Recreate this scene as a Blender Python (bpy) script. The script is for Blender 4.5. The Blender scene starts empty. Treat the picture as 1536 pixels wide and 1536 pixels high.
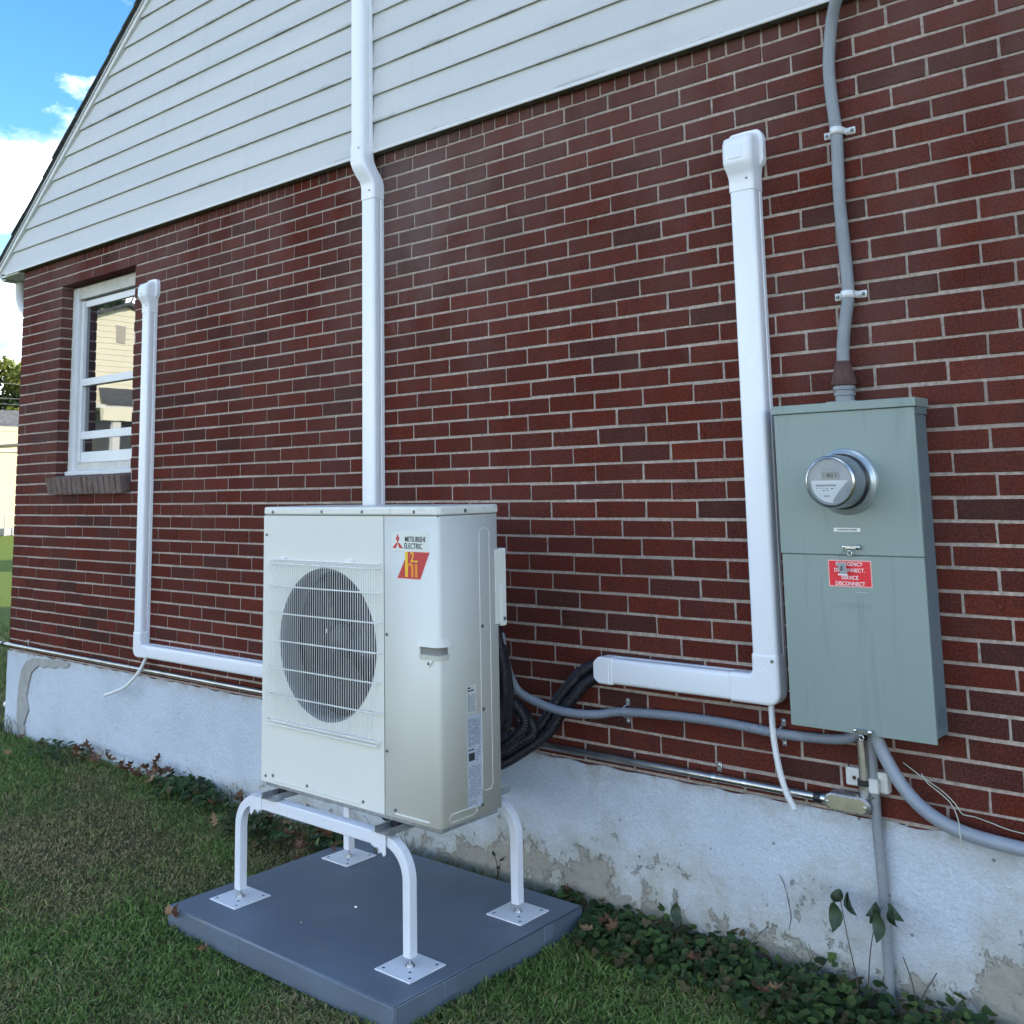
import bpy, bmesh, math, random
import numpy as np
from mathutils import Vector, Matrix
R_ = math.radians
random.seed(7); rng = np.random.default_rng(7)
scene = bpy.context.scene
COL = scene.collection

# ------------------------------------------------------------------ camera
cam_d = bpy.data.cameras.new('camera'); cam = bpy.data.objects.new('camera', cam_d); COL.objects.link(cam)
cam_d.sensor_fit = 'HORIZONTAL'; cam_d.sensor_width = 36.0; cam_d.lens = 36.037
cam_d.shift_x = 0.0; cam_d.shift_y = -0.1546
cam_d.clip_start = 0.05; cam_d.clip_end = 3000
w = Vector((-0.1159, -0.0647, -0.7047)); th = w.length; k = w / th
K = Matrix(((0, -k.z, k.y), (k.z, 0, -k.x), (-k.y, k.x, 0)))
RR = Matrix.Identity(3) + math.sin(th) * K + (1 - math.cos(th)) * (K @ K)
Rc = Matrix(((1, 0, 0), (0, 0, -1), (0, 1, 0))) @ RR          # rows: right, down, forward
M = Matrix((Rc[0], -Rc[1], -Rc[2])).transposed().to_4x4()
M.translation = Vector((3.245, -3.151, 1.5326))
cam.matrix_world = M
scene.camera = cam

# ------------------------------------------------------------------ sky, sun, exposure
SUN_DIR = Vector((0.80, 0.46, 0.40)).normalized()             # towards the sun
elev = math.asin(SUN_DIR.z); azim = math.atan2(SUN_DIR.x, SUN_DIR.y)
world = bpy.data.worlds.new('World'); scene.world = world; world.use_nodes = True
nt = world.node_tree; nt.nodes.clear()
def N(t, kind, **kw):
    n = t.nodes.new(kind)
    for a, b in kw.items(): setattr(n, a, b)
    return n
sky = N(nt, 'ShaderNodeTexSky', sky_type='NISHITA', sun_disc=False)
sky.sun_elevation = elev; sky.sun_rotation = azim
sky.air_density = 1.0; sky.dust_density = 0.6; sky.ozone_density = 1.0
geo = N(nt, 'ShaderNodeTexCoord')
sep = N(nt, 'ShaderNodeSeparateXYZ'); nt.links.new(geo.outputs['Generated'], sep.inputs[0])
den = N(nt, 'ShaderNodeMath', operation='ADD'); nt.links.new(sep.outputs['Z'], den.inputs[0]); den.inputs[1].default_value = 0.22
dv = N(nt, 'ShaderNodeVectorMath', operation='SCALE')
inv = N(nt, 'ShaderNodeMath', operation='DIVIDE'); inv.inputs[0].default_value = 1.0; nt.links.new(den.outputs[0], inv.inputs[1])
nt.links.new(geo.outputs['Generated'], dv.inputs[0]); nt.links.new(inv.outputs[0], dv.inputs['Scale'])
mp = N(nt, 'ShaderNodeMapping'); mp.inputs['Location'].default_value = (3.4, 1.3, 0.0)
nt.links.new(dv.outputs[0], mp.inputs['Vector'])
cn = N(nt, 'ShaderNodeTexNoise'); cn.inputs['Scale'].default_value = 1.5; cn.inputs['Detail'].default_value = 9; cn.inputs['Roughness'].default_value = 0.6
nt.links.new(mp.outputs[0], cn.inputs['Vector'])
cr = N(nt, 'ShaderNodeValToRGB'); cr.color_ramp.elements[0].position = 0.47; cr.color_ramp.elements[1].position = 0.60
zc = N(nt, 'ShaderNodeMath', operation='MULTIPLY_ADD'); nt.links.new(sep.outputs['Z'], zc.inputs[0]); zc.inputs[1].default_value = -0.55; zc.inputs[2].default_value = 0.150   # thinner cloud overhead
ca_ = N(nt, 'ShaderNodeMath', operation='ADD'); nt.links.new(cn.outputs['Fac'], ca_.inputs[0]); zm = N(nt, 'ShaderNodeMath', operation='MAXIMUM'); nt.links.new(zc.outputs[0], zm.inputs[0]); zm.inputs[1].default_value = -0.055; nt.links.new(zm.outputs[0], ca_.inputs[1])
nt.links.new(ca_.outputs[0], cr.inputs[0])
mix = N(nt, 'ShaderNodeMixRGB'); nt.links.new(cr.outputs[0], mix.inputs['Fac'])
hs = N(nt, 'ShaderNodeHueSaturation'); hs.inputs['Saturation'].default_value = 1.25; nt.links.new(sky.outputs[0], hs.inputs['Color'])
tint = N(nt, 'ShaderNodeMixRGB', blend_type='MULTIPLY'); tint.inputs['Fac'].default_value = 1.0; nt.links.new(hs.outputs[0], tint.inputs['Color1']); tint.inputs['Color2'].default_value = (0.40, 0.56, 0.68, 1)
nt.links.new(tint.outputs[0], mix.inputs['Color1'])
cn2 = N(nt, 'ShaderNodeTexNoise'); cn2.inputs['Scale'].default_value = 3.2; cn2.inputs['Detail'].default_value = 7; nt.links.new(mp.outputs[0], cn2.inputs['Vector'])
cr2 = N(nt, 'ShaderNodeValToRGB'); cr2.color_ramp.elements[0].position = 0.36; cr2.color_ramp.elements[1].position = 0.56; nt.links.new(cn2.outputs['Fac'], cr2.inputs[0])
cmx = N(nt, 'ShaderNodeMixRGB'); nt.links.new(cr2.outputs[0], cmx.inputs['Fac']); cmx.inputs['Color1'].default_value = (1.7, 1.85, 2.1, 1); cmx.inputs['Color2'].default_value = (10.0, 10.7, 11.2, 1)
nt.links.new(cmx.outputs[0], mix.inputs['Color2'])
bg = N(nt, 'ShaderNodeBackground'); bg.inputs['Strength'].default_value = 0.12
out = N(nt, 'ShaderNodeOutputWorld')
nt.links.new(mix.outputs[0], bg.inputs['Color']); nt.links.new(bg.outputs[0], out.inputs['Surface'])
sd = bpy.data.lights.new('sun', 'SUN'); sd.energy = 2.2; sd.angle = R_(0.5); sd.color = (1.0, 0.90, 0.74)
sun = bpy.data.objects.new('sun', sd); COL.objects.link(sun)
sun.rotation_euler = SUN_DIR.to_track_quat('Z', 'Y').to_euler(); sun.location = (5, 5, 12)
vs = scene.view_settings
vs.view_transform = 'Standard'; vs.look = 'None'; vs.gamma = 1.0; vs.use_curve_mapping = False
vs.exposure = 2.18
scene.render.engine = 'CYCLES'

# ------------------------------------------------------------------ materials
def lin(c):
    c /= 255.0
    return c / 12.92 if c <= 0.04045 else ((c + 0.055) / 1.055) ** 2.4
def new_mat(name):
    m = bpy.data.materials.new(name); m.use_nodes = True
    t = m.node_tree; b = t.nodes['Principled BSDF']
    return m, t, b
def tc(t, kind='Object'):
    return N(t, 'ShaderNodeTexCoord').outputs[kind]
def noise(t, scale, detail=4, rough=0.55, coord=None, vec_scale=None):
    n = N(t, 'ShaderNodeTexNoise'); n.inputs['Scale'].default_value = scale
    n.inputs['Detail'].default_value = detail; n.inputs['Roughness'].default_value = rough
    c = coord if coord is not None else N(t, 'ShaderNodeNewGeometry').outputs['Position']
    if vec_scale:
        m = N(t, 'ShaderNodeMapping'); m.inputs['Scale'].default_value = vec_scale
        t.links.new(c, m.inputs['Vector']); c = m.outputs[0]
    t.links.new(c, n.inputs['Vector'])
    return n.outputs['Fac']
def ramp(t, fac, stops):
    r = N(t, 'ShaderNodeValToRGB'); e = r.color_ramp.elements
    while len(e) < len(stops): e.new(0.5)
    for i, (p, c) in enumerate(stops):
        e[i].position = p; e[i].color = (*c, 1) if len(c) == 3 else c
    t.links.new(fac, r.inputs[0]); return r.outputs[0]
def mixc(t, fac, a, b, mode='MIX'):
    m = N(t, 'ShaderNodeMixRGB', blend_type=mode)
    for s, v in ((m.inputs['Fac'], fac), (m.inputs['Color1'], a), (m.inputs['Color2'], b)):
        if hasattr(v, 'is_linked') or isinstance(v, bpy.types.NodeSocket): t.links.new(v, s)
        elif isinstance(v, (int, float)): s.default_value = v
        else: s.default_value = (*v, 1)
    return m.outputs[0]
def math_(t, op, a, b=None, clamp=False):
    m = N(t, 'ShaderNodeMath', operation=op, use_clamp=clamp)
    for i, v in enumerate((a, b)):
        if v is None: continue
        if isinstance(v, bpy.types.NodeSocket): t.links.new(v, m.inputs[i])
        else: m.inputs[i].default_value = v
    return m.outputs[0]
def bump(t, b, h, strength, dist=0.01):
    n = N(t, 'ShaderNodeBump'); n.inputs['Strength'].default_value = strength; n.inputs['Distance'].default_value = dist
    t.links.new(h, n.inputs['Height']); t.links.new(n.outputs[0], b.inputs['Normal'])
def simple(name, col, rough=0.5, metal=0.0, var=0.06, nscale=6.0, bscale=None, bstr=0.1, bdist=0.002, spec=0.5, dirt=None):
    m, t, b = new_mat(name)
    c1 = tuple(max(0, x * (1 - var)) for x in col); c2 = tuple(x * (1 + var) for x in col)
    f = noise(t, nscale, 5)
    c = ramp(t, f, [(0.3, c1), (0.7, c2)])
    if dirt:
        g = noise(t, dirt[1], 8, 0.7, vec_scale=dirt[3] if len(dirt) > 3 else None)
        g = ramp(t, g, [(dirt[2], (0, 0, 0)), (dirt[2] + 0.12, (1, 1, 1))])
        c = mixc(t, math_(t, 'MULTIPLY', g, 0.6), c, dirt[0])
    t.links.new(c, b.inputs['Base Color'])
    b.inputs['Roughness'].default_value = rough; b.inputs['Metallic'].default_value = metal
    b.inputs['Specular IOR Level'].default_value = spec
    rr = math_(t, 'ADD', math_(t, 'MULTIPLY', noise(t, nscale * 5, 3), 0.12), rough - 0.06)
    t.links.new(rr, b.inputs['Roughness'])
    if bscale: bump(t, b, noise(t, bscale, 6), bstr, bdist)
    return m
MT = {}
# brick
def brick_mat():
    m, t, b = new_mat('brick')
    at = N(t, 'ShaderNodeAttribute', attribute_name='tone').outputs['Fac']
    oi = N(t, 'ShaderNodeObjectInfo').outputs['Random']
    tone = math_(t, 'FRACT', math_(t, 'ADD', at, oi))
    c = ramp(t, tone, [(0.0, (0.078, 0.0160, 0.0095)), (0.25, (0.108, 0.0210, 0.0120)), (0.5, (0.088, 0.0225, 0.0145)), (0.7, (0.124, 0.0255, 0.0145)), (0.82, (0.096, 0.0190, 0.0115)), (0.92, (0.074, 0.0240, 0.0175)), (1.0, (0.054, 0.0215, 0.0175))])
    # fired blotches inside each brick
    f = noise(t, 14, 5, 0.6)
    c = mixc(t, ramp(t, f, [(0.42, (0, 0, 0)), (0.7, (0.7, 0.7, 0.7))]), c, (0.074, 0.025, 0.0205))
    g = noise(t, 160, 3, 0.6)
    c = mixc(t, 0.75, c, ramp(t, g, [(0.33, (0.36, 0.36, 0.36)), (0.5, (0.92, 0.92, 0.92)), (0.68, (1.75, 1.7, 1.7))]), 'MULTIPLY')
    # grey weathering bloom high on the wall and in patches
    pos = N(t, 'ShaderNodeNewGeometry').outputs['Position']
    sp = N(t, 'ShaderNodeSeparateXYZ'); t.links.new(pos, sp.inputs[0])
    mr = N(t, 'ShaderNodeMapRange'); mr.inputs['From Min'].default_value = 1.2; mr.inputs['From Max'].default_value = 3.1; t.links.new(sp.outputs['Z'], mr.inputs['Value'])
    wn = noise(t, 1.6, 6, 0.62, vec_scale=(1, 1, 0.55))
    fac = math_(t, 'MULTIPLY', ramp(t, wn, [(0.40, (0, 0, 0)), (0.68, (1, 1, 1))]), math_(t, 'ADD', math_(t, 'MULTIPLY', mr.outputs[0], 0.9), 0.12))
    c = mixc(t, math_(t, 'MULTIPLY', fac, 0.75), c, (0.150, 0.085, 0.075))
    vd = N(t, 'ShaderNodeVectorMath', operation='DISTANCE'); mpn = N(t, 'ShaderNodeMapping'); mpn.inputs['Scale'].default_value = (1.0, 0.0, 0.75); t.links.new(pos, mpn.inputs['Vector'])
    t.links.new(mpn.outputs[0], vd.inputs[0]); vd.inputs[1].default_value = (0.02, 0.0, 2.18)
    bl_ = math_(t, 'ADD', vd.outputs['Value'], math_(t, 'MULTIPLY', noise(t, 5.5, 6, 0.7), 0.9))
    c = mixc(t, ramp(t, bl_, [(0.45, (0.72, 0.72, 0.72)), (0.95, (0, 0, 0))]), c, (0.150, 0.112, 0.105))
    smr = math_(t, 'MULTIPLY', ramp(t, noise(t, 26, 7, 0.75), [(0.66, (0, 0, 0)), (0.74, (1, 1, 1))]), ramp(t, noise(t, 2.2, 3), [(0.45, (0, 0, 0)), (0.6, (0.55, 0.55, 0.55))]))
    c = mixc(t, smr, c, (0.26, 0.19, 0.165))
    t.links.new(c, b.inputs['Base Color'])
    b.inputs['Roughness'].default_value = 0.92; b.inputs['Specular IOR Level'].default_value = 0.10
    h = math_(t, 'ADD', noise(t, 220, 2, 0.6, vec_scale=(1, 1, 0.35)), math_(t, 'MULTIPLY', noise(t, 40, 4), 0.8))
    bump(t, b, h, 0.55, 0.003)
    return m
MT['brick'] = brick_mat()
def mortar_mat():
    m, t, b = new_mat('mortar')
    f = noise(t, 60, 6, 0.7); g = noise(t, 2.2, 6, 0.6)
    c = ramp(t, f, [(0.25, (0.20, 0.155, 0.125)), (0.5, (0.41, 0.335, 0.285)), (0.75, (0.58, 0.485, 0.42))])
    c = mixc(t, ramp(t, g, [(0.42, (0, 0, 0)), (0.72, (0.75, 0.75, 0.75))]), c, (0.24, 0.20, 0.17))
    t.links.new(c, b.inputs['Base Color']); b.inputs['Roughness'].default_value = 0.95
    bump(t, b, noise(t, 130, 5, 0.7), 0.9, 0.004)
    return m
MT['mortar'] = mortar_mat()
MT['sill_brick'] = simple('sill_brick', (0.135, 0.088, 0.072), 0.9, var=0.35, nscale=22, bscale=120, bstr=0.6, dirt=((0.16, 0.13, 0.125), 9, 0.5))
def siding_mat():
    m, t, b = new_mat('siding')
    c = ramp(t, noise(t, 1.2, 8, 0.6, vec_scale=(0.35, 1, 4)), [(0.35, (0.535, 0.54, 0.535)), (0.65, (0.60, 0.60, 0.58))])
    pos = N(t, 'ShaderNodeNewGeometry').outputs['Position']; sp = N(t, 'ShaderNodeSeparateXYZ'); t.links.new(pos, sp.inputs[0])
    fr = math_(t, 'FRACT', math_(t, 'MULTIPLY', math_(t, 'SUBTRACT', sp.outputs['Z'], 3.090), 1 / 0.1335))
    edge = ramp(t, fr, [(0.0, (1, 1, 1)), (0.10, (0.9, 0.9, 0.9)), (0.17, (0, 0, 0))])
    mil = ramp(t, noise(t, 3.1, 9, 0.72, vec_scale=(0.9, 1, 2.2)), [(0.555, (0, 0, 0)), (0.62, (1, 1, 1))])
    c = mixc(t, math_(t, 'MULTIPLY', edge, math_(t, 'MULTIPLY', mil, 0.4)), c, (0.13, 0.135, 0.125))
    dr = ramp(t, noise(t, 7, 5, 0.7, vec_scale=(1.5, 1, 0.12)), [(0.58, (0, 0, 0)), (0.75, (0.35, 0.35, 0.35))])
    c = mixc(t, dr, c, (0.44, 0.45, 0.42))
    t.links.new(c, b.inputs['Base Color']); b.inputs['Roughness'].default_value = 0.55; b.inputs['Specular IOR Level'].default_value = 0.4
    bump(t, b, noise(t, 30, 5, 0.6, vec_scale=(0.25, 1, 2)), 0.12, 0.003); return m
MT['siding'] = siding_mat()
MT['trim_white'] = simple('trim_white', (0.66, 0.66, 0.64), 0.45, var=0.03, nscale=8, dirt=((0.42, 0.42, 0.39), 6, 0.6))
MT['vinyl'] = simple('vinyl', (0.72, 0.73, 0.73), 0.35, var=0.03, nscale=10)
MT['aged_paint'] = simple('aged_paint', (0.55, 0.53, 0.47), 0.7, var=0.12, nscale=14, bscale=60, bstr=0.3)
MT['pvc'] = simple('pvc', (0.80, 0.81, 0.83), 0.25, var=0.012, nscale=2, bscale=9, bstr=0.04, bdist=0.004)
MT['pvc_soft'] = simple('pvc_soft', (0.70, 0.71, 0.70), 0.4, var=0.03)
MT['unit'] = simple('unit', (0.70, 0.695, 0.63), 0.6, spec=0.2, var=0.012, nscale=2.5, bscale=5, bstr=0.05, bdist=0.006)
MT['unit_lid'] = simple('unit_lid', (0.70, 0.70, 0.64), 0.32, var=0.03, nscale=9, dirt=((0.5, 0.5, 0.46), 14, 0.56))
MT['wire_white'] = simple('wire_white', (0.76, 0.77, 0.73), 0.35)
MT['fan'] = simple('fan', (0.022, 0.020, 0.028), 0.45)
MT['dark_in'] = simple('dark_in', (0.02, 0.021, 0.026), 0.7, var=0.3)
MT['bell'] = simple('bell', (0.15, 0.155, 0.17), 0.5)
MT['stand'] = simple('stand', (0.74, 0.755, 0.79), 0.32, var=0.02, dirt=((0.5, 0.52, 0.55), 30, 0.62))
MT['galv'] = simple('galv', (0.42, 0.43, 0.44), 0.42, metal=0.85, var=0.22, nscale=40, bscale=80, bstr=0.1)
MT['emt'] = simple('emt', (0.60, 0.60, 0.58), 0.28, metal=1.0, var=0.12, nscale=18)
MT['emt_old'] = simple('emt_old', (0.52, 0.49, 0.44), 0.33, metal=1.0, var=0.2, nscale=16)
MT['strap_white'] = simple('strap_white', (0.72, 0.73, 0.72), 0.35, metal=0.0, var=0.05, nscale=40)
MT['steel'] = simple('steel', (0.55, 0.55, 0.54), 0.25, metal=1.0, var=0.1, nscale=50)
MT['screw'] = simple('screw', (0.20, 0.20, 0.20), 0.4, metal=0.8, var=0.1, nscale=50)
MT['black_tape'] = simple('black_tape', (0.012, 0.012, 0.013), 0.45, var=0.2)
MT['hose_black'] = simple('hose_black', (0.008, 0.008, 0.011), 0.5, var=0.25, nscale=30)
MT['sealtite'] = simple('sealtite', (0.20, 0.225, 0.26), 0.45, var=0.08, nscale=14)
MT['conduit_grey'] = simple('conduit_grey', (0.225, 0.24, 0.255), 0.5, var=0.12, nscale=10, bscale=40, bstr=0.08, dirt=((0.30, 0.30, 0.29), 12, 0.55))
MT['cable_grey'] = simple('cable_grey', (0.25, 0.28, 0.32), 0.38, var=0.08, nscale=8, dirt=((0.34, 0.36, 0.38), 18, 0.57))
MT['rust'] = simple('rust', (0.085, 0.042, 0.034), 0.85, var=0.3, nscale=50, bscale=120, bstr=0.5)
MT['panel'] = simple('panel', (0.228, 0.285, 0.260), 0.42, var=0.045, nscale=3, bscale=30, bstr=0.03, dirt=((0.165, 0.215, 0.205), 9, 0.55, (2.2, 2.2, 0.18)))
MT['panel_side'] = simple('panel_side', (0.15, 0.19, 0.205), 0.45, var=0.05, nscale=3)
MT['seam'] = simple('seam', (0.08, 0.085, 0.085), 0.6)
MT['red'] = simple('red', (0.72, 0.010, 0.025), 0.35, var=0.03)
MT['white_print'] = simple('white_print', (0.80, 0.80, 0.78), 0.4, var=0.02)
MT['black_print'] = simple('black_print', (0.02, 0.02, 0.022), 0.4)
MT['grey_print'] = simple('grey_print', (0.21, 0.23, 0.27), 0.4)
MT['label_blue'] = simple('label_blue', (0.43, 0.47, 0.52), 0.4, var=0.03)
MT['brand_red'] = simple('brand_red', (0.50, 0.03, 0.035), 0.35)
MT['hot_yellow'] = simple('hot_yellow', (0.85, 0.50, 0.02), 0.35)
MT['hot_orange'] = simple('hot_orange', (0.80, 0.25, 0.015), 0.35)
MT['pink_edge'] = simple('pink_edge', (0.78, 0.42, 0.38), 0.4)
MT['meter_face'] = simple('meter_face', (0.36, 0.37, 0.38), 0.45, var=0.04)
MT['lcd'] = simple('lcd', (0.26, 0.28, 0.25), 0.3)
MT['meter_body'] = simple('meter_body', (0.42, 0.43, 0.46), 0.22, metal=0.5, var=0.1)
MT['pad'] = simple('pad', (0.118, 0.150, 0.190), 0.5, var=0.13, nscale=4, bscale=150, bstr=0.12, bdist=0.0015, dirt=((0.155, 0.150, 0.145), 7, 0.58))
MT['gutter'] = simple('gutter', (0.55, 0.56, 0.55), 0.4, var=0.05)
MT['roof'] = simple('roof', (0.055, 0.058, 0.052), 0.95, var=0.35, nscale=30, bscale=150, bstr=0.7)
MT['wire_thin'] = simple('wire_thin', (0.42, 0.46, 0.38), 0.5)
MT['leaf_brown'] = simple('leaf_brown', (0.125, 0.058, 0.028), 0.8, var=0.4, nscale=25)
MT['leaf_pale'] = simple('leaf_pale', (0.26, 0.15, 0.080), 0.8, var=0.3, nscale=25)
MT['leaf_dark'] = simple('leaf_dark', (0.035, 0.060, 0.028), 0.6, var=0.35, nscale=40)
MT['stem'] = simple('stem', (0.075, 0.055, 0.045), 0.8)
MT['bark'] = simple('bark', (0.10, 0.075, 0.055), 0.95, var=0.3, nscale=20, bscale=40, bstr=0.8)
MT['far_cream'] = simple('far_cream', (0.80, 0.76, 0.60), 0.7, var=0.03, nscale=1)
MT['far_wall'] = simple('far_wall', (0.40, 0.36, 0.235), 0.8, var=0.04, nscale=1)
MT['far_roof'] = simple('far_roof', (0.075, 0.078, 0.085), 0.95, var=0.35, nscale=6)
MT['far_vent'] = simple('far_vent', (0.42, 0.40, 0.34), 0.7)
MT['far_dark'] = simple('far_dark', (0.045, 0.050, 0.055), 0.5)
MT['rail_grey'] = simple('rail_grey', (0.30, 0.31, 0.32), 0.5)
MT['concrete'] = simple('concrete', (0.33, 0.32, 0.30), 0.9, var=0.1)
MT['ground_box'] = simple('ground_box', (0.60, 0.60, 0.57), 0.5, var=0.1, nscale=25, dirt=((0.4, 0.36, 0.33), 40, 0.55))
MT['brass_lid'] = simple('brass_lid', (0.50, 0.48, 0.36), 0.38, metal=0.9, var=0.12, nscale=30)
def found_mat():
    m, t, b = new_mat('foundation_paint')
    pos = N(t, 'ShaderNodeNewGeometry').outputs['Position']
    sp = N(t, 'ShaderNodeSeparateXYZ'); t.links.new(pos, sp.inputs[0])
    f = noise(t, 2.6, 8, 0.6)
    c = ramp(t, f, [(0.3, (0.50, 0.55, 0.605)), (0.7, (0.58, 0.635, 0.69))])
    c = mixc(t, 0.8, c, ramp(t, noise(t, 130, 4, 0.75), [(0.3, (0.80, 0.80, 0.80)), (0.7, (1.14, 1.14, 1.14))]), 'MULTIPLY')
    # peeled and stained band near the ground, more of it towards the right
    mr = N(t, 'ShaderNodeMapRange'); mr.inputs['From Min'].default_value = 0.37; mr.inputs['From Max'].default_value = 0.0; t.links.new(sp.outputs['Z'], mr.inputs['Value'])
    mx = N(t, 'ShaderNodeMapRange'); mx.inputs['From Min'].default_value = -2.4; mx.inputs['From Max'].default_value = 0.6
    mx.inputs['To Min'].default_value = -0.16; mx.inputs['To Max'].default_value = 0.125; t.links.new(sp.outputs['X'], mx.inputs['Value'])
    big = noise(t, 3.6, 9, 0.66)
    s = math_(t, 'ADD', math_(t, 'ADD', math_(t, 'MULTIPLY', mr.outputs[0], 0.37), mx.outputs[0]), big)
    soft = ramp(t, s, [(0.66, (0, 0, 0)), (0.90, (1, 1, 1))])
    c = mixc(t, math_(t, 'MULTIPLY', soft, 0.75), c, (0.36, 0.345, 0.265))
    fine = noise(t, 13, 8, 0.72)
    s2 = math_(t, 'ADD', s, math_(t, 'MULTIPLY', math_(t, 'SUBTRACT', fine, 0.5), 0.9))
    peel = ramp(t, s2, [(0.872, (0, 0, 0)), (0.900, (1, 1, 1))])
    pc = ramp(t, noise(t, 30, 6, 0.7), [(0.3, (0.17, 0.15, 0.11)), (0.7, (0.33, 0.30, 0.24))])
    c = mixc(t, math_(t, 'MULTIPLY', peel, 0.55), c, pc)
    rim = ramp(t, s2, [(0.858, (0, 0, 0)), (0.878, (1, 1, 1)), (0.902, (0, 0, 0))])
    c = mixc(t, math_(t, 'MULTIPLY', rim, ramp(t, noise(t, 21, 5, 0.7), [(0.48, (0, 0, 0)), (0.62, (0.8, 0.8, 0.8))])), c, (0.10, 0.09, 0.075))
    # vertical drip stains
    dr = ramp(t, noise(t, 5, 6, 0.7, vec_scale=(1.6, 1, 0.22)), [(0.62, (0, 0, 0)), (0.76, (0.35, 0.35, 0.35))])
    c = mixc(t, dr, c, (0.42, 0.39, 0.31))
    # dirty upper lip just below the brick
    lip = N(t, 'ShaderNodeMapRange'); lip.inputs['From Min'].default_value = 0.47; lip.inputs['From Max'].default_value = 0.525; t.links.new(sp.outputs['Z'], lip.inputs['Value'])
    lp = math_(t, 'MULTIPLY', lip.outputs[0], ramp(t, noise(t, 9, 6, 0.7), [(0.42, (0, 0, 0)), (0.62, (0.8, 0.8, 0.8))]))
    c = mixc(t, lp, c, (0.30, 0.25, 0.20))
    # specks
    vn = N(t, 'ShaderNodeTexVoronoi'); vn.inputs['Scale'].default_value = 16; t.links.new(pos, vn.inputs['Vector'])
    sk = math_(t, 'LESS_THAN', vn.outputs['Distance'], 0.085)
    sk = math_(t, 'MULTIPLY', sk, ramp(t, noise(t, 7, 2), [(0.5, (0, 0, 0)), (0.56, (1, 1, 1))]))
    c = mixc(t, math_(t, 'MULTIPLY', sk, 0.75), c, (0.10, 0.10, 0.10))
    t.links.new(c, b.inputs['Base Color']); b.inputs['Roughness'].default_value = 0.85; b.inputs['Specular IOR Level'].default_value = 0.25
    h = math_(t, 'ADD', math_(t, 'MULTIPLY', noise(t, 75, 6, 0.65), 0.9), math_(t, 'MULTIPLY', peel, -0.5))
    h = math_(t, 'ADD', h, math_(t, 'MULTIPLY', noise(t, 18, 4), 0.8))
    bump(t, b, h, 0.8, 0.009)
    return m
MT['foundation'] = found_mat()
MT['patch'] = simple('patch', (0.34, 0.335, 0.31), 0.9, var=0.12, nscale=30, bscale=90, bstr=0.4)
def lawn_mat():
    m, t, b = new_mat('lawn')
    f = noise(t, 1.7, 8, 0.65); g = noise(t, 90, 4, 0.7)
    c = ramp(t, f, [(0.33, (0.075, 0.110, 0.028)), (0.5, (0.110, 0.125, 0.042)), (0.66, (0.165, 0.140, 0.065))])
    c = mixc(t, 0.8, c, ramp(t, g, [(0.3, (0.45, 0.45, 0.42)), (0.7, (1.5, 1.5, 1.4))]), 'MULTIPLY')
    pos = N(t, 'ShaderNodeNewGeometry').outputs['Position']
    sp = N(t, 'ShaderNodeSeparateXYZ'); t.links.new(pos, sp.inputs[0])
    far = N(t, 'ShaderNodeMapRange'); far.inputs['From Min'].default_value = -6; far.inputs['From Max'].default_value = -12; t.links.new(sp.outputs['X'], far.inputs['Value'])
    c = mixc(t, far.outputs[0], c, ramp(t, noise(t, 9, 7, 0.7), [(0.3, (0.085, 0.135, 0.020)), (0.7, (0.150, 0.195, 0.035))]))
    t.links.new(c, b.inputs['Base Color']); b.inputs['Roughness'].default_value = 0.95; b.inputs['Specular IOR Level'].default_value = 0.15
    bump(t, b, math_(t, 'ADD', noise(t, 45, 8, 0.8), noise(t, 8, 4)), 1.0, 0.03)
    return m
MT['lawn'] = lawn_mat()
def vcol_mat(name, rough=0.65, trans=0.25):
    m, t, b = new_mat(name)
    a = N(t, 'ShaderNodeAttribute', attribute_name='col').outputs['Color']
    t.links.new(a, b.inputs['Base Color']); b.inputs['Roughness'].default_value = rough; b.inputs['Specular IOR Level'].default_value = 0.25
    if trans:
        tr = N(t, 'ShaderNodeBsdfTranslucent'); t.links.new(a, tr.inputs['Color'])
        ms = N(t, 'ShaderNodeMixShader'); ms.inputs[0].default_value = trans
        o = t.nodes['Material Output']
        t.links.new(b.outputs[0], ms.inputs[1]); t.links.new(tr.outputs[0], ms.inputs[2]); t.links.new(ms.outputs[0], o.inputs['Surface'])
    return m
MT['grass'] = vcol_mat('grass'); MT['foliage'] = vcol_mat('foliage', 0.6, 0.3)
def glass_mat():
    m, t, b = new_mat('window_glass')
    b.inputs['Base Color'].default_value = (0.012, 0.016, 0.020, 1); b.inputs['Roughness'].default_value = 0.012
    b.inputs['IOR'].default_value = 2.4; b.inputs['Specular IOR Level'].default_value = 0.9
    bump(t, b, noise(t, 3.0, 2), 0.03, 0.006)
    return m
MT['glass'] = glass_mat()
def clear_glass():
    m, t, b = new_mat('meter_glass')
    b.inputs['Base Color'].default_value = (0.92, 0.95, 0.97, 1); b.inputs['Roughness'].default_value = 0.04
    b.inputs['Transmission Weight'].default_value = 1.0; b.inputs['IOR'].default_value = 1.22
    return m
MT['meter_glass'] = clear_glass()

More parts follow.
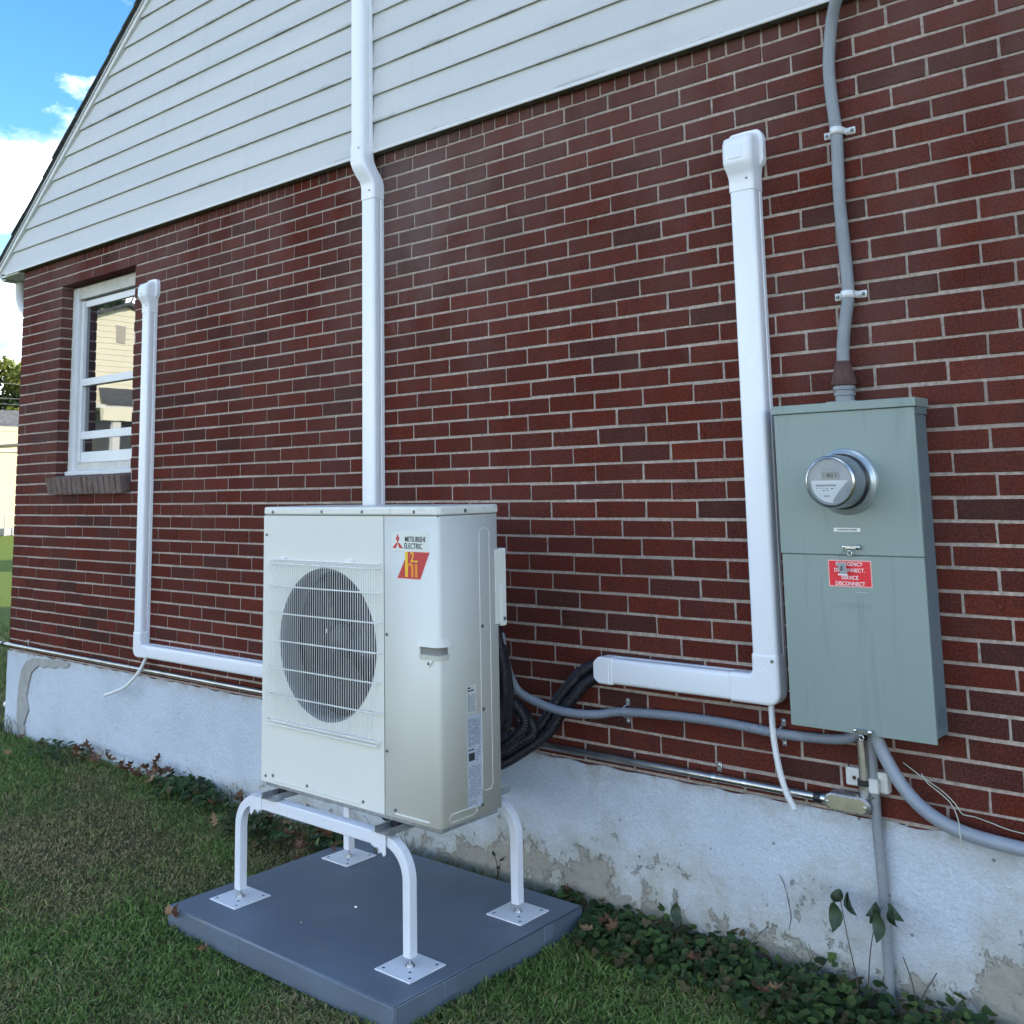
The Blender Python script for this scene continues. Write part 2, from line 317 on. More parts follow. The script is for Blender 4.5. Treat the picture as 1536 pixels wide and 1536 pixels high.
# ------------------------------------------------------------------ mesh helpers
def tag(o, label=None, cat=None, group=None, kind=None):
    if label: o['label'] = label
    if cat: o['category'] = cat
    if group: o['group'] = group
    if kind: o['kind'] = kind
    return o
def thing(name, label, cat, loc=(0, 0, 0), group=None):
    o = bpy.data.objects.new(name, None); COL.objects.link(o); o.location = loc
    o.empty_display_size = 0.1
    return tag(o, label, cat, group)
def link(o, parent=None):
    COL.objects.link(o)
    if parent is not None:
        o.parent = parent
        pw = Vector((0, 0, 0)); p = parent
        while p is not None: pw = pw + Vector(p.location); p = p.parent
        o.location = Vector(o.location) - pw
    return o
def mesh_obj(name, verts, faces, mat, parent=None, loc=(0, 0, 0), smooth=None, bevel=None):
    me = bpy.data.meshes.new(name)
    me.from_pydata([tuple(v) for v in verts], [], [tuple(f) for f in faces]); me.validate(); me.update()
    me.materials.append(MT[mat] if isinstance(mat, str) else mat)
    if smooth is not None:
        me.shade_smooth(); me.set_sharp_from_angle(angle=R_(smooth))
    o = bpy.data.objects.new(name, me); o.location = loc
    if bevel:
        b = o.modifiers.new('bevel', 'BEVEL'); b.width = bevel[0]; b.segments = bevel[1]; b.limit_method = 'ANGLE'; b.angle_limit = R_(40)
        if smooth is None: me.shade_smooth(); me.set_sharp_from_angle(angle=R_(180))
        b.harden_normals = True
    return link(o, parent)
class MB:
    def __init__(s): s.v = []; s.f = []; s.tone = None
    def add(s, v, f):
        o = len(s.v); s.v += [tuple(a) for a in v]; s.f += [tuple(i + o for i in q) for q in f]; return s
    def box(s, x0, x1, y0, y1, z0, z1, c=0.0):
        if c <= 0:
            v = [(x, y, z) for x in (x0, x1) for y in (y0, y1) for z in (z0, z1)]
            f = [(0, 1, 3, 2), (4, 6, 7, 5), (0, 4, 5, 1), (2, 3, 7, 6), (0, 2, 6, 4), (1, 5, 7, 3)]
            return s.add(v, f)
        return s.add(*cham((x1 - x0) / 2, (y1 - y0) / 2, (z1 - z0) / 2, c, ((x0 + x1) / 2, (y0 + y1) / 2, (z0 + z1) / 2)))
    def tube(s, path, r, seg=12, rf=None, step=None, caps=True):
        s.add(*tube(path, r, seg, rf, step, caps)); return s
    def lathe(s, prof, c, axis='z', seg=32, caps=True):
        s.add(*lathe(prof, c, axis, seg, caps)); return s
    def build(s, name, mat, parent=None, **kw): return mesh_obj(name, s.v, s.f, mat, parent, **kw)
CH_CACHE = None
def cham(hx, hy, hz, c, ctr=(0, 0, 0)):
    H = (hx, hy, hz); vs_ = []; idx = {}
    corners = [(a, b, d) for a in (-1, 1) for b in (-1, 1) for d in (-1, 1)]
    for ci, s in enumerate(corners):
        for a in range(3):
            p = [s[i] * (H[i] if i == a else H[i] - c) for i in range(3)]
            idx[(ci, a)] = len(vs_); vs_.append(tuple(p[i] + ctr[i] for i in range(3)))
    fs = []
    def orient(f):
        P = [Vector(vs_[i]) - Vector(ctr) for i in f]
        n = (P[1] - P[0]).cross(P[2] - P[0]); m = sum(P, Vector()) / len(P)
        return f if n.dot(m) > 0 else f[::-1]
    cid = {s: i for i, s in enumerate(corners)}
    for a in range(3):
        b, d = [i for i in range(3) if i != a]
        for sg in (-1, 1):
            q = []
            for sb, sd_ in ((-1, -1), (1, -1), (1, 1), (-1, 1)):
                s = [0, 0, 0]; s[a] = sg; s[b] = sb; s[d] = sd_
                q.append(idx[(cid[tuple(s)], a)])
            fs.append(orient(q))
        for sb in (-1, 1):
            for sd_ in (-1, 1):           # edge along a, between faces b and d
                s1 = [0, 0, 0]; s1[a] = -1; s1[b] = sb; s1[d] = sd_; s2 = list(s1); s2[a] = 1
                c1, c2 = cid[tuple(s1)], cid[tuple(s2)]
                fs.append(orient([idx[(c1, b)], idx[(c2, b)], idx[(c2, d)], idx[(c1, d)]]))
    for ci in range(8): fs.append(orient([idx[(ci, 0)], idx[(ci, 1)], idx[(ci, 2)]]))
    return vs_, fs
def catmull(P, step):
    P = [Vector(p) for p in P]; out_ = []
    ext = [P[0] * 2 - P[1]] + P + [P[-1] * 2 - P[-2]]
    for i in range(1, len(ext) - 2):
        p0, p1, p2, p3 = ext[i - 1:i + 3]
        n = max(1, int((p2 - p1).length / step))
        for j in range(n):
            t = j / n; t2 = t * t; t3 = t2 * t
            out_.append(0.5 * ((2 * p1) + (-p0 + p2) * t + (2 * p0 - 5 * p1 + 4 * p2 - p3) * t2 + (-p0 + 3 * p1 - 3 * p2 + p3) * t3))
    out_.append(P[-1]); return out_
def tube(path, r, seg=12, rf=None, step=None, caps=True, square=False, ang0=0.0):
    P = catmull(path, step) if step else [Vector(p) for p in path]
    V, F = [], []; T = []
    for i in range(len(P)):
        a = P[max(0, i - 1)]; b = P[min(len(P) - 1, i + 1)]; T.append((b - a).normalized())
    up = Vector((0, 0, 1)) if abs(T[0].z) < 0.9 else Vector((0, 1, 0))
    n = (up - T[0] * up.dot(T[0])).normalized(); L = 0
    for i, p in enumerate(P):
        if i: L += (P[i] - P[i - 1]).length
        n = (n - T[i] * n.dot(T[i])).normalized(); b = T[i].cross(n)
        rr = rf(L) if rf else r
        for k_ in range(seg):
            a = 2 * math.pi * k_ / seg + ang0
            V.append(p + (n * math.cos(a) + b * math.sin(a)) * rr)
    for i in range(len(P) - 1):
        for k_ in range(seg):
            a = i * seg + k_; b_ = i * seg + (k_ + 1) % seg
            F.append((a, b_, b_ + seg, a + seg))
    if caps:
        F.append(tuple(range(seg))[::-1]); F.append(tuple((len(P) - 1) * seg + k_ for k_ in range(seg)))
    return V, F
def lathe(prof, c, axis='z', seg=32, caps=True):
    V, F = [], []
    for (r, h) in prof:
        for k_ in range(seg):
            a = 2 * math.pi * k_ / seg; x, y = r * math.cos(a), r * math.sin(a)
            if axis == 'z': V.append((c[0] + x, c[1] + y, c[2] + h))
            elif axis == 'y': V.append((c[0] + x, c[1] - h, c[2] + y))        # grows towards the viewer (-y)
            else: V.append((c[0] + h, c[1] + x, c[2] + y))
    for i in range(len(prof) - 1):
        for k_ in range(seg):
            a = i * seg + k_; b = i * seg + (k_ + 1) % seg
            F.append((a, b, b + seg, a + seg))
    if caps: F.append(tuple(range(seg))[::-1]); F.append(tuple((len(prof) - 1) * seg + k_ for k_ in range(seg)))
    me = bpy.data.meshes.new('t'); me.from_pydata(V, [], F)
    bm = bmesh.new(); bm.from_mesh(me); bmesh.ops.recalc_face_normals(bm, faces=bm.faces)
    F2 = [tuple(v.index for v in f.verts) for f in bm.faces]; bm.free(); bpy.data.meshes.remove(me)
    return V, F2
def prism(outline, y0, y1):
    """outline in (x, z), y0 is the front (towards -y)"""
    n = len(outline); area = sum(outline[i][0] * outline[(i + 1) % n][1] - outline[(i + 1) % n][0] * outline[i][1] for i in range(n))
    if area < 0: outline = outline[::-1]
    V = [(x, y0, z) for x, z in outline] + [(x, y1, z) for x, z in outline]
    F = [tuple(range(n)), tuple(range(2 * n - 1, n - 1, -1))]
    for i in range(n): j = (i + 1) % n; F.append((i, i + n, j + n, j))
    return V, F
def rrect(w_, y0, y1, r, n=5):
    """open-backed rounded profile points (x, y): from back left round the front to back right"""
    r = min(r, w_ / 2 - 0.001, abs(y1 - y0) - 0.001); p = [(-w_ / 2, y1)]
    for i in range(n + 1):
        a = math.pi / 2 * i / n; p.append((-w_ / 2 + r - r * math.cos(a), y0 + r - r * math.sin(a)))
    for i in range(n + 1):
        a = math.pi / 2 * i / n; p.append((w_ / 2 - r + r * math.sin(a), y0 + r - r * math.cos(a)))
    p.append((w_ / 2, y1)); return p
def loft(rings):
    """rings: (z, xc, w, yfront, yback, r) from bottom to top"""
    V, F = [], []; m = None
    for (z, xc, w_, yf, yb, r) in rings:
        pr = rrect(w_, yf, yb, r); m = len(pr)
        V += [(xc + x, y, z) for x, y in pr]
    for i in range(len(rings) - 1):
        for k_ in range(m):
            a = i * m + k_; b = i * m + (k_ + 1) % m
            F.append((a, b, b + m, a + m))
    F.append(tuple(range(m))[::-1]); F.append(tuple((len(rings) - 1) * m + k_ for k_ in range(m)))
    return V, F
def duct_profile(w_, d, r=0.014):
    """side ribs and rounded front, returned as (u, v) with v the distance from the wall"""
    p = [(-w_ / 2 - 0.0012, 0), (-w_ / 2 - 0.0012, 0.016), (-w_ / 2 + 0.0012, 0.018), (-w_ / 2 + 0.0012, 0.0215), (-w_ / 2, 0.0235)]
    for i in range(6):
        a = math.pi / 2 * i / 5; p.append((-w_ / 2 + r - r * math.cos(a), d - r + r * math.sin(a)))
    q = [(-u, v) for u, v in p[::-1]]
    return p + q
def duct_run(name, parent, a, b, w_, d, base=0.0, r=0.014):
    """straight duct cover from a to b in the wall plane (x, z)"""
    pr = duct_profile(w_, d, r); m = len(pr)
    A = Vector((a[0], a[1])); B_ = Vector((b[0], b[1])); t = (B_ - A).normalized(); n = Vector((t.y, -t.x))
    V = []
    for P in (A, B_):
        for u, v in pr: q = P + n * u; V.append((q.x, -base - v, q.y))
    F = [(k_, (k_ + 1) % m, (k_ + 1) % m + m, k_ + m) for k_ in range(m)]
    F += [tuple(range(m))[::-1], tuple(range(m, 2 * m))]
    o = mesh_obj(name, V, F, 'pvc', parent, smooth=35)
    fixn(o); return o
def fixn(o):
    bm = bmesh.new(); bm.from_mesh(o.data); bmesh.ops.recalc_face_normals(bm, faces=bm.faces); bm.to_mesh(o.data); bm.free()
def text(s, name, size, mat, parent, loc, face='front', sx=1.0, depth=0.0004, weight=0.0, align='CENTER', shear=0.0, tilt=0.0, line=1.0):
    cu = bpy.data.curves.new('t', 'FONT'); cu.body = s; cu.size = size; cu.extrude = depth; cu.offset = weight
    cu.align_x = align; cu.align_y = 'CENTER'; cu.shear = shear; cu.resolution_u = 3; cu.space_line = line
    ob = bpy.data.objects.new('t', cu); COL.objects.link(ob)
    dg = bpy.context.evaluated_depsgraph_get(); dg.update()
    me = bpy.data.meshes.new_from_object(ob.evaluated_get(dg)); me.name = name
    COL.objects.unlink(ob); bpy.data.objects.remove(ob); bpy.data.curves.remove(cu)
    me.transform(Matrix.Scale(sx, 4, (1, 0, 0)))
    if tilt: me.transform(Matrix.Rotation(R_(tilt), 4, 'Z'))
    me.transform(Matrix.Rotation(math.pi / 2, 4, 'X'))
    if face == 'right': me.transform(Matrix.Rotation(math.pi / 2, 4, 'Z'))
    me.materials.clear(); me.materials.append(MT[mat])
    o = bpy.data.objects.new(name, me); o.location = loc
    return link(o, parent)
def screw(parent, c, axis='y', r=0.0045, mat='screw', name='screw'):
    return MB().lathe([(r * 1.5, 0), (r * 1.5, 0.0008), (r, 0.0015), (r, 0.004), (r * 0.6, 0.0048)], c, axis, 12).build(name, mat, parent, smooth=40)

# ------------------------------------------------------------------ the ground
def hground(x, y): return 0.012 * math.sin(1.9 * x + 0.6) * math.sin(2.3 * y + 1.0) + 0.006 * math.sin(6 * x + 3 * y)
def build_ground():
    xs = list(np.concatenate([[-900, -300, -120, -60, -35, -20, -12, -8], np.arange(-6, 5.01, 0.16), [7, 12, 25, 60, 200, 900]]))
    ys = list(np.concatenate([[-900, -200, -60, -25, -12, -7], np.arange(-4.5, 1.21, 0.16), [2, 4, 8, 14, 30, 80, 300, 900]]))
    V = []; F = []
    for x in xs:
        for y in ys:
            near = -6 <= x <= 5 and -4.5 <= y <= 1.2
            z = hground(x, y) if near else 0.0
            if -0.32 < x < 1.0 and -1.08 < y < -0.03: z = -0.01
            if y > -0.1 and -3.9 < x: z = min(z, 0.0)
            V.append((x, y, z - 0.004))
    n = len(ys)
    for i in range(len(xs) - 1):
        for j in range(n - 1): F.append((i * n + j, (i + 1) * n + j, (i + 1) * n + j + 1, i * n + j + 1))
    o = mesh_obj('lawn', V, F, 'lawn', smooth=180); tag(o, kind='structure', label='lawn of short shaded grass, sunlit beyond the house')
build_ground()

# ------------------------------------------------------------------ the house
H0 = 3.03; RH = 0.0677; BL = 0.2161; XC = -3.885; XR = 9.0
house = thing('brick_house', 'dark red brick house with white clapboard gable and white painted foundation', 'house', (XC, 0, 0))
WX0, WX1, WZ0, WZ1 = -3.318, -2.395, 1.662, H0 - 2 * RH + 0.005
mb = MB()   # mortar backing, with an opening for the window
MY = 0.0038
mb.box(XC + 0.004, WX0 - 0.004, MY, 0.30, 0.50, 3.2); mb.box(WX1 + 0.004, XR, MY, 0.30, 0.50, 3.2)
mb.box(WX0 - 0.004, WX1 + 0.004, MY, 0.30, 0.50, WZ0 - 0.12); mb.box(WX0 - 0.004, WX1 + 0.004, MY, 0.30, WZ1 + 0.004, 3.2)
mb.box(XC + 0.004, XC + 0.30, 0.30, 9.0, 0.50, 3.2)
mb.build('mortar', 'mortar', house)
CAMP = Vector((3.245, -3.151, 1.5326))
def project(p):
    q = Rc @ (Vector(p) - CAMP)
    return (768 + 1537.6 * q.x / q.z, 530.6 + 1537.6 * q.y / q.z, q.z) if q.z > 0.05 else (-9999, 0, 1)
bricks = []   # x0, x1, zc, h
JO = 0.0086; BH = RH - 0.0104
def add_row(z, joints, h, parity_w=None):
    row = []
    for a, b in zip(joints[:-1], joints[1:]):
        x0, x1 = a + JO / 2, b - JO / 2
        segs = [(x0, x1)]
        if WZ0 - 0.115 < z < WZ1:
            o0, o1 = (WX0, WX1)
            segs = []
            if x0 < o0 - 0.01: segs.append((x0, min(x1, o0)))
            if x1 > o1 + 0.01: segs.append((max(x0, o1), x1))
        for s0, s1 in segs: row.append([s0, s1])
    out_ = []
    for q in row:                       # slivers at the window opening join their neighbour
        if out_ and (q[1] - q[0] < 0.055 or out_[-1][1] - out_[-1][0] < 0.055) and q[0] - out_[-1][1] < 0.03: out_[-1][1] = q[1]
        else: out_.append(q)
    for s0, s1 in out_: bricks.append((s0, s1, z, h))
for r in range(1, 39):
    z = H0 - RH * (r - 0.5)
    off = 0.0 if r % 2 else 0.5
    dr = random.uniform(-0.011, 0.011) + (0.02 * math.sin(r * 0.9) if r > 24 else 0)
    js = [XC - JO / 2]; n = -17
    while True:
        x = (n + off - (1 if off else 0)) * BL + dr + random.gauss(0, 0.0028)
        n += 1
        if x < js[-1] + 0.06: continue
        if x > 6.2: break
        js.append(x)
    js[0] = XC - JO / 2
    if js[1] - js[0] < 0.07: del js[1]
    h = BH if r < 38 else BH
    add_row(z, js, h)
js = list(np.arange(XC - JO / 2, 6.2, 0.0685))
for a, b in zip(js[:-1], js[1:]): bricks.append((a + 0.004, b - 0.004, H0 + 0.040, 0.072))
# the brick variants (shared meshes) and the 300 largest in view
def blocked(px, py):
    return (1180 < px < 1400 and 625 < py < 1080) or (410 < px < 735 and 775 < py < 1200) or (1105 < px < 1150 and 300 < py < 980) or (545 < px < 572 and 300 < py < 750)
cand = []
for i, (x0, x1, z, h) in enumerate(bricks):
    px, py, dd = project(((x0 + x1) / 2, 0, z))
    vis = -10 < px < 1546 and -10 < py < 1546 and not blocked(px, py)
    cand.append((0 if vis else 1, dd, i))
cand.sort(); single = set(i for v, d, i in cand[:296] if v == 0)
vari = {}
def brick_mesh(L, h):
    key = (round(L / 0.004), round(h, 3), random.randrange(5))
    if key not in vari:
        v, f = cham(round(L / 0.004) * 0.002, 0.045, h / 2, 0.0016)
        v = [(a + random.gauss(0, 0.0010), b + random.gauss(0, 0.0004), c + random.gauss(0, 0.0009)) for a, b, c in v]
        me = bpy.data.meshes.new('brick'); me.from_pydata(v, [], f); me.materials.append(MT['brick'])
        vari[key] = me
    return vari[key]
SV, SF, ST = [], [], []
for i, (x0, x1, z, h) in enumerate(bricks):
    xc, L = (x0 + x1) / 2, x1 - x0
    yj = 0.045 + max(-.0013, min(.0010, random.gauss(0, 0.0007))); zj = z + random.gauss(0, 0.0007); ry = random.gauss(0, 0.0022); rz_ = random.gauss(0, 0.0035)
    if i in single:
        o = bpy.data.objects.new('brick', brick_mesh(L, h)); o.location = (xc, yj, zj); o.rotation_euler = (0, ry, rz_)
        link(o, house)
    else:
        v, f = cham(L / 2, 0.045, h / 2, 0.0014); o_ = len(SV); t = random.random()
        SV += [(xc + a * math.cos(ry) , yj + b + a * rz_, zj + c - a * ry) for a, b, c in v]; SF += [tuple(k_ + o_ for k_ in q) for q in f]; ST += [t] * len(v)
# end bricks wrapping the left side wall
for r in range(1, 38):
    z = H0 - RH * (r - 0.5); y = 0.10 if r % 2 else 0.20
    while y < 2.4:
        v, f = cham(0.02, 0.103, BH / 2, 0.0022, (XC + 0.0195, y + 0.108, z)); o_ = len(SV); t = random.random()
        SV += v; SF += [tuple(k_ + o_ for k_ in q) for q in f]; ST += [t] * len(v); y += BL
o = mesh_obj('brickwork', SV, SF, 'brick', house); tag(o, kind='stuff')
at = o.data.attributes.new('tone', 'FLOAT', 'POINT'); at.data.foreach_set('value', ST)

# sill bricks (rowlock course, sooty)
for i in range(14):
    wv = (WX1 + 0.012 - WX0 - 0.006) / 14; x = WX0 - 0.012 + wv * (i + 0.5) - 0.01
    v, f = cham(wv / 2 - 0.0048, 0.080, 0.052 + random.gauss(0, 0.001), 0.002)
    a = R_(9); v = [(x + p + random.gauss(0, 0.0006), 0.033 + q * math.cos(a) - s * math.sin(a) + random.gauss(0, 0.001), 1.602 + q * math.sin(a) + s * math.cos(a)) for p, q, s in v]
    mesh_obj('sill_brick', v, f, 'sill_brick', house)
MB().box(WX0 - 0.015, WX1, 0.0, 0.12, 1.55, 1.655).build('sill_mortar', simple('sill_mortar', (0.06, 0.05, 0.048), 0.95, var=0.2, nscale=30), house)

# window
FY = 0.082
win = bpy.data.objects.new('window', None); win.location = ((WX0 + WX1) / 2, FY, 1.67); link(win, house)
MB().box(WX0 + 0.002, WX0 + 0.062, FY, FY + 0.10, 1.674, 2.892, 0.002).build('jamb', 'vinyl', win)
MB().box(WX1 - 0.062, WX1 - 0.002, FY, FY + 0.10, 1.674, 2.892, 0.002).build('jamb', 'vinyl', win)
MB().box(WX0 + 0.062, WX1 - 0.062, FY + 0.004, FY + 0.10, 2.812, 2.892, 0.002).build('head_casing', 'aged_paint', win)
s_ = MB(); v, f = cham((WX1 - WX0) / 2 - 0.012, 0.06, 0.016, 0.003); a = R_(10)
v = [((WX0 + WX1) / 2 + p, FY + 0.03 + q * math.cos(a) - r * math.sin(a), 1.676 + q * math.sin(a) + r * math.cos(a)) for p, q, r in v]
s_.add(v, f); s_.build('window_sill', 'vinyl', win)
MB().box(WX0 + 0.05, WX1 - 0.05, FY + 0.035, FY + 0.08, 1.69, 1.738, 0.002).build('lower_sash_rail', 'aged_paint', win)
GX0, GX1 = WX0 + 0.108, WX1 - 0.108; SY = FY + 0.028
for nm, z0, z1, dy in (('sash', 2.757, 2.800, 0.0), ('sash', 1.738, 1.806, 0.0), ('meeting_rail', 2.236, 2.282, -0.008), ('meeting_rail', 1.888, 1.938, -0.004)):
    MB().box(GX0, GX1, SY + dy, SY + 0.035, z0, z1, 0.002).build(nm, 'vinyl', win)
for x0, x1 in ((GX0 - 0.045, GX0), (GX1, GX1 + 0.045)):
    MB().box(x0, x1, SY, SY + 0.035, 1.738, 2.800, 0.002).build('stile', 'vinyl', win)
    MB().box(x0 + (0.006 if x0 < -3 else 0.0), x1 - (0.0 if x0 < -3 else 0.006), SY - 0.006, SY - 0.0005, 1.745, 2.80, 0.001).build('screen_track', 'trim_white', win)
for z0, z1, dy in ((2.282, 2.757, 0.014), (1.938, 2.236, 0.020), (1.806, 1.888, 0.010)):
    MB().box(GX0 - 0.002, GX1 + 0.002, SY + dy, SY + dy + 0.004, z0 - 0.002, z1 + 0.002).build('pane', 'glass', win)
MB().box(WX0 + 0.02, WX1 - 0.02, FY + 0.11, FY + 0.14, 1.67, 2.90).build('window_backing', 'dark_in', win)
# ragged caulk along the left jamb
pts = [(WX0 + 0.006 + random.gauss(0, 0.0012), FY - 0.001, 1.68 + i * 0.03) for i in range(41)]
MB().tube(pts, 0.006, 8, rf=lambda L: 0.0055 + 0.0018 * math.sin(L * 90) * math.sin(L * 37)).build('caulk', 'aged_paint', win, smooth=60)

# foundation
def build_foundation():
    x0, x1 = XC - 0.012, XR; zt = 0.519; xs = np.concatenate([np.arange(x0, 3.0, 0.02), [3.0, 5, x1]]); zs = np.linspace(-0.3, zt, 42)
    V = []; F = []
    for x in xs:
        for z in zs:
            n1 = 0.0030 * math.sin(x * 3.1 + z * 4) + 0.0022 * math.sin(x * 11.3 + 1.7 * math.sin(z * 9)) * math.sin(z * 13 + x * 2)
            lump = 0.0035 * math.sin(x * 23 + z * 17) * math.sin(z * 29 - x * 7) * max(0, 1 - z / 0.3)
            e = 0.0 if z < zt - 0.001 else 0.006 * math.sin(x * 37) * math.sin(x * 5.3)
            V.append((x, -0.006 + n1 + lump, z + e * 0.8))
    n = len(zs)
    for i in range(len(xs) - 1):
        for j in range(n - 1): a = i * n + j; F.append((a, a + n, a + n + 1, a + 1))
    b = len(V)   # top ledge back to the wall, left end
    for i, x in enumerate(xs): V.append((x, 0.04, zt + 0.001))
    for i in range(len(xs) - 1): F.append((i * n + n - 1, (i + 1) * n + n - 1, b + i + 1, b + i))
    o = mesh_obj('foundation', V, F, 'foundation', house, smooth=60)
    MB().box(x0 + 0.0, x1, 0.05, 9.0, -0.3, zt - 0.003).box(x0, x0 + 0.05, -0.002, 0.05, -0.3, zt - 0.004).build('foundation_core', 'foundation', house)
build_foundation()
# trowelled cement patch at the corner
pl = [(-3.585, 0.02), (-3.665, 0.02), (-3.70, 0.10), (-3.70, 0.22), (-3.685, 0.33), (-3.655, 0.42), (-3.60, 0.475), (-3.50, 0.500), (-3.30, 0.512), (-3.02, 0.512),
      (-3.03, 0.49), (-3.08, 0.476), (-3.16, 0.480), (-3.22, 0.460), (-3.30, 0.468), (-3.36, 0.452), (-3.42, 0.462), (-3.47, 0.436), (-3.52, 0.41), (-3.555, 0.33), (-3.575, 0.25), (-3.56, 0.22), (-3.54, 0.17), (-3.57, 0.13), (-3.60, 0.08)]
v, f = prism(pl, -0.0165, 0.0); mesh_obj('cement_patch', v, f, 'patch', house, bevel=(0.003, 2))

MB().tube([(1.641, -.0105, .297), (1.656, -.0105, .272), (1.667, -.0110, .235), (1.672, -.0110, .203), (1.675, -.0110, .176), (1.666, -.0110, .136)], .0011, 4, step=.01, rf=lambda L: .0006 + .0007 * abs(math.sin(L * 60))).build('paint_crack', 'dark_in', house)
# gable siding, rake, roof, eave
SL = 0.733
def rake_x(z): return -4.163 + (z - 3.108) / SL
RX = 2.4; ridge_z = 3.138 + SL * (RX + 4.163)
for k_ in range(40):
    z0 = 3.096 + 0.1335 * k_; z1 = z0 + 0.1335
    if z1 > ridge_z - 0.1: break
    xl0, xl1 = rake_x(z0) - 0.02, rake_x(z1) - 0.02; xr0, xr1 = 2 * RX - xl0, 2 * RX - xl1
    yb, yt = -0.044, -0.030
    V = []; nseg = 12
    for i in range(nseg + 1):
        u = i / nseg
        a0 = xl0 + (xr0 - xl0) * u; a1 = xl1 + (xr1 - xl1) * u
        sag = 0.0012 * math.sin(u * 21 + k_ * 2.1)
        V += [(a0, -0.024, z0 + 0.004 + sag), (a0, yb, z0 + sag), (a0, yb - 0.001, z0 + 0.006 + sag), (a1, yt, z1 + 0.012)]
    F = []
    for i in range(nseg):
        for j in range(3): a = i * 4 + j; F.append((a, a + 4, a + 5, a + 1))
    mesh_obj('siding_panel', V, F, 'siding', house)
MB().box(-4.10, 8.9, -0.022, 0.30, 3.105, 3.20).build('sheathing', 'siding', house)
MB().box(XC - 0.2, 8.9, -0.050, -0.0415, 3.080, 3.0955, 0.002).build('starter_strip', 'trim_white', house)
MB().box(XC - 0.2, 8.9, -0.0405, -0.0015, 3.0845, 3.0915).build('siding_underside_shade', simple('siding_underside_shade', (0.16, 0.16, 0.135), 0.9, var=0.3, nscale=20), house)  # dark colour paints the shade under the siding's lower edge
gab = [(-4.15, 3.15), (RX, ridge_z - 0.12), (2 * RX + 4.15, 3.15)]
v, f = prism(gab, -0.012, 0.28); mesh_obj('gable_wall', v, f, 'siding', house)
def rake(side):
    g = lambda x: (x if side < 0 else 2 * RX - x)
    for nm, mt, y0, y1, lo, hi in (('rake_board', 'trim_white', -0.056, -0.030, -0.006, 0.030), ('rake_trim', 'gutter', -0.064, -0.030, 0.031, 0.046)):
        ol = [(g(-4.163), 3.108 + lo), (g(RX), ridge_z - 0.03 + lo), (g(RX), ridge_z - 0.03 + hi), (g(-4.163), 3.108 + hi)]
        v, f = prism(ol, y0, y1); mesh_obj(nm, v, f, mt, house, bevel=(0.004, 2))
    ol = [(g(-4.20), 3.130), (g(RX), ridge_z + 0.018), (g(RX), ridge_z + 0.038), (g(-4.20), 3.150)]
    v, f = prism(ol, -0.066, 9.2); mesh_obj('roof', v, f, 'roof', house)
    # shingle courses
    V, F = [], []; n = 46
    for i in range(n):
        t0, t1 = i / n, (i + 1) / n + 0.004
        xa, xb = -4.23 + (RX + 4.23) * t0, -4.23 + (RX + 4.23) * t1
        za, zb = 3.131 + SL * (xa + 4.23), 3.131 + SL * (xb + 4.23)
        jy = random.uniform(-0.006, 0.006)
        q = [(g(xa), -0.076 + jy, za - 0.002), (g(xa), -0.076 + jy, za + 0.014), (g(xb), -0.076 + jy, zb + 0.005), (g(xb), -0.076 + jy, zb - 0.011)]
        o_ = len(V); V += q + [(a, 9.25, c) for a, b, c in q]
        F += [tuple(o_ + m for m in t_) for t_ in ((0, 3, 2, 1), (4, 5, 6, 7), (0, 1, 5, 4), (1, 2, 6, 5), (2, 3, 7, 6), (3, 0, 4, 7))]
    o = mesh_obj('shingles', V, F, 'roof', house); tag(o, kind='stuff'); fixn(o)
rake(-1); rake(1)
# eave soffit, fascia and gutter at the left, running back
MB().box(-4.16, XC + 0.0, -0.040, 9.0, 3.072, 3.086).build('soffit', 'trim_white', house)
MB().box(-4.185, -4.163, -0.05, 9.1, 3.075, 3.20, 0.002).build('fascia', 'trim_white', house)
gp = [(-4.19, 3.19), (-4.19, 3.08), (-4.22, 3.072), (-4.25, 3.09), (-4.285, 3.14), (-4.285, 3.19), (-4.295, 3.19), (-4.295, 3.135), (-4.255, 3.075), (-4.22, 3.060), (-4.18, 3.068), (-4.18, 3.19)]
v, f = prism(gp, 0.0, 9.0); o = mesh_obj('gutter', v, f, 'gutter', house); fixn(o)
# right and rear walls, for light and shade
MB().box(XR - 0.3, XR, 0.30, 9.0, 0.5, 3.2).box(XC, XR, 9.0, 9.3, 0.5, 3.2).build('rear_wall', 'brick', house)
# downspout elbow behind the corner
ds = thing('downspout', 'white downspout elbow curving in under the eave behind the house corner', 'downspout', (-4.2, 0.12, 0))
MB().tube([(-4.20, 0.12, 3.07), (-4.20, 0.12, 2.99), (-4.16, 0.12, 2.90), (-4.06, 0.12, 2.82), (-3.985, 0.13, 2.74), (-3.955, 0.15, 2.62), (-3.955, 0.15, 0.15)], 0.040, 10, step=0.03).build('downspout_pipe', 'gutter', ds, smooth=50)
for z in (2.5, 1.2): MB().box(-4.000, -3.885, 0.10, 0.20, z, z + 0.03).build('bracket', 'gutter', ds)

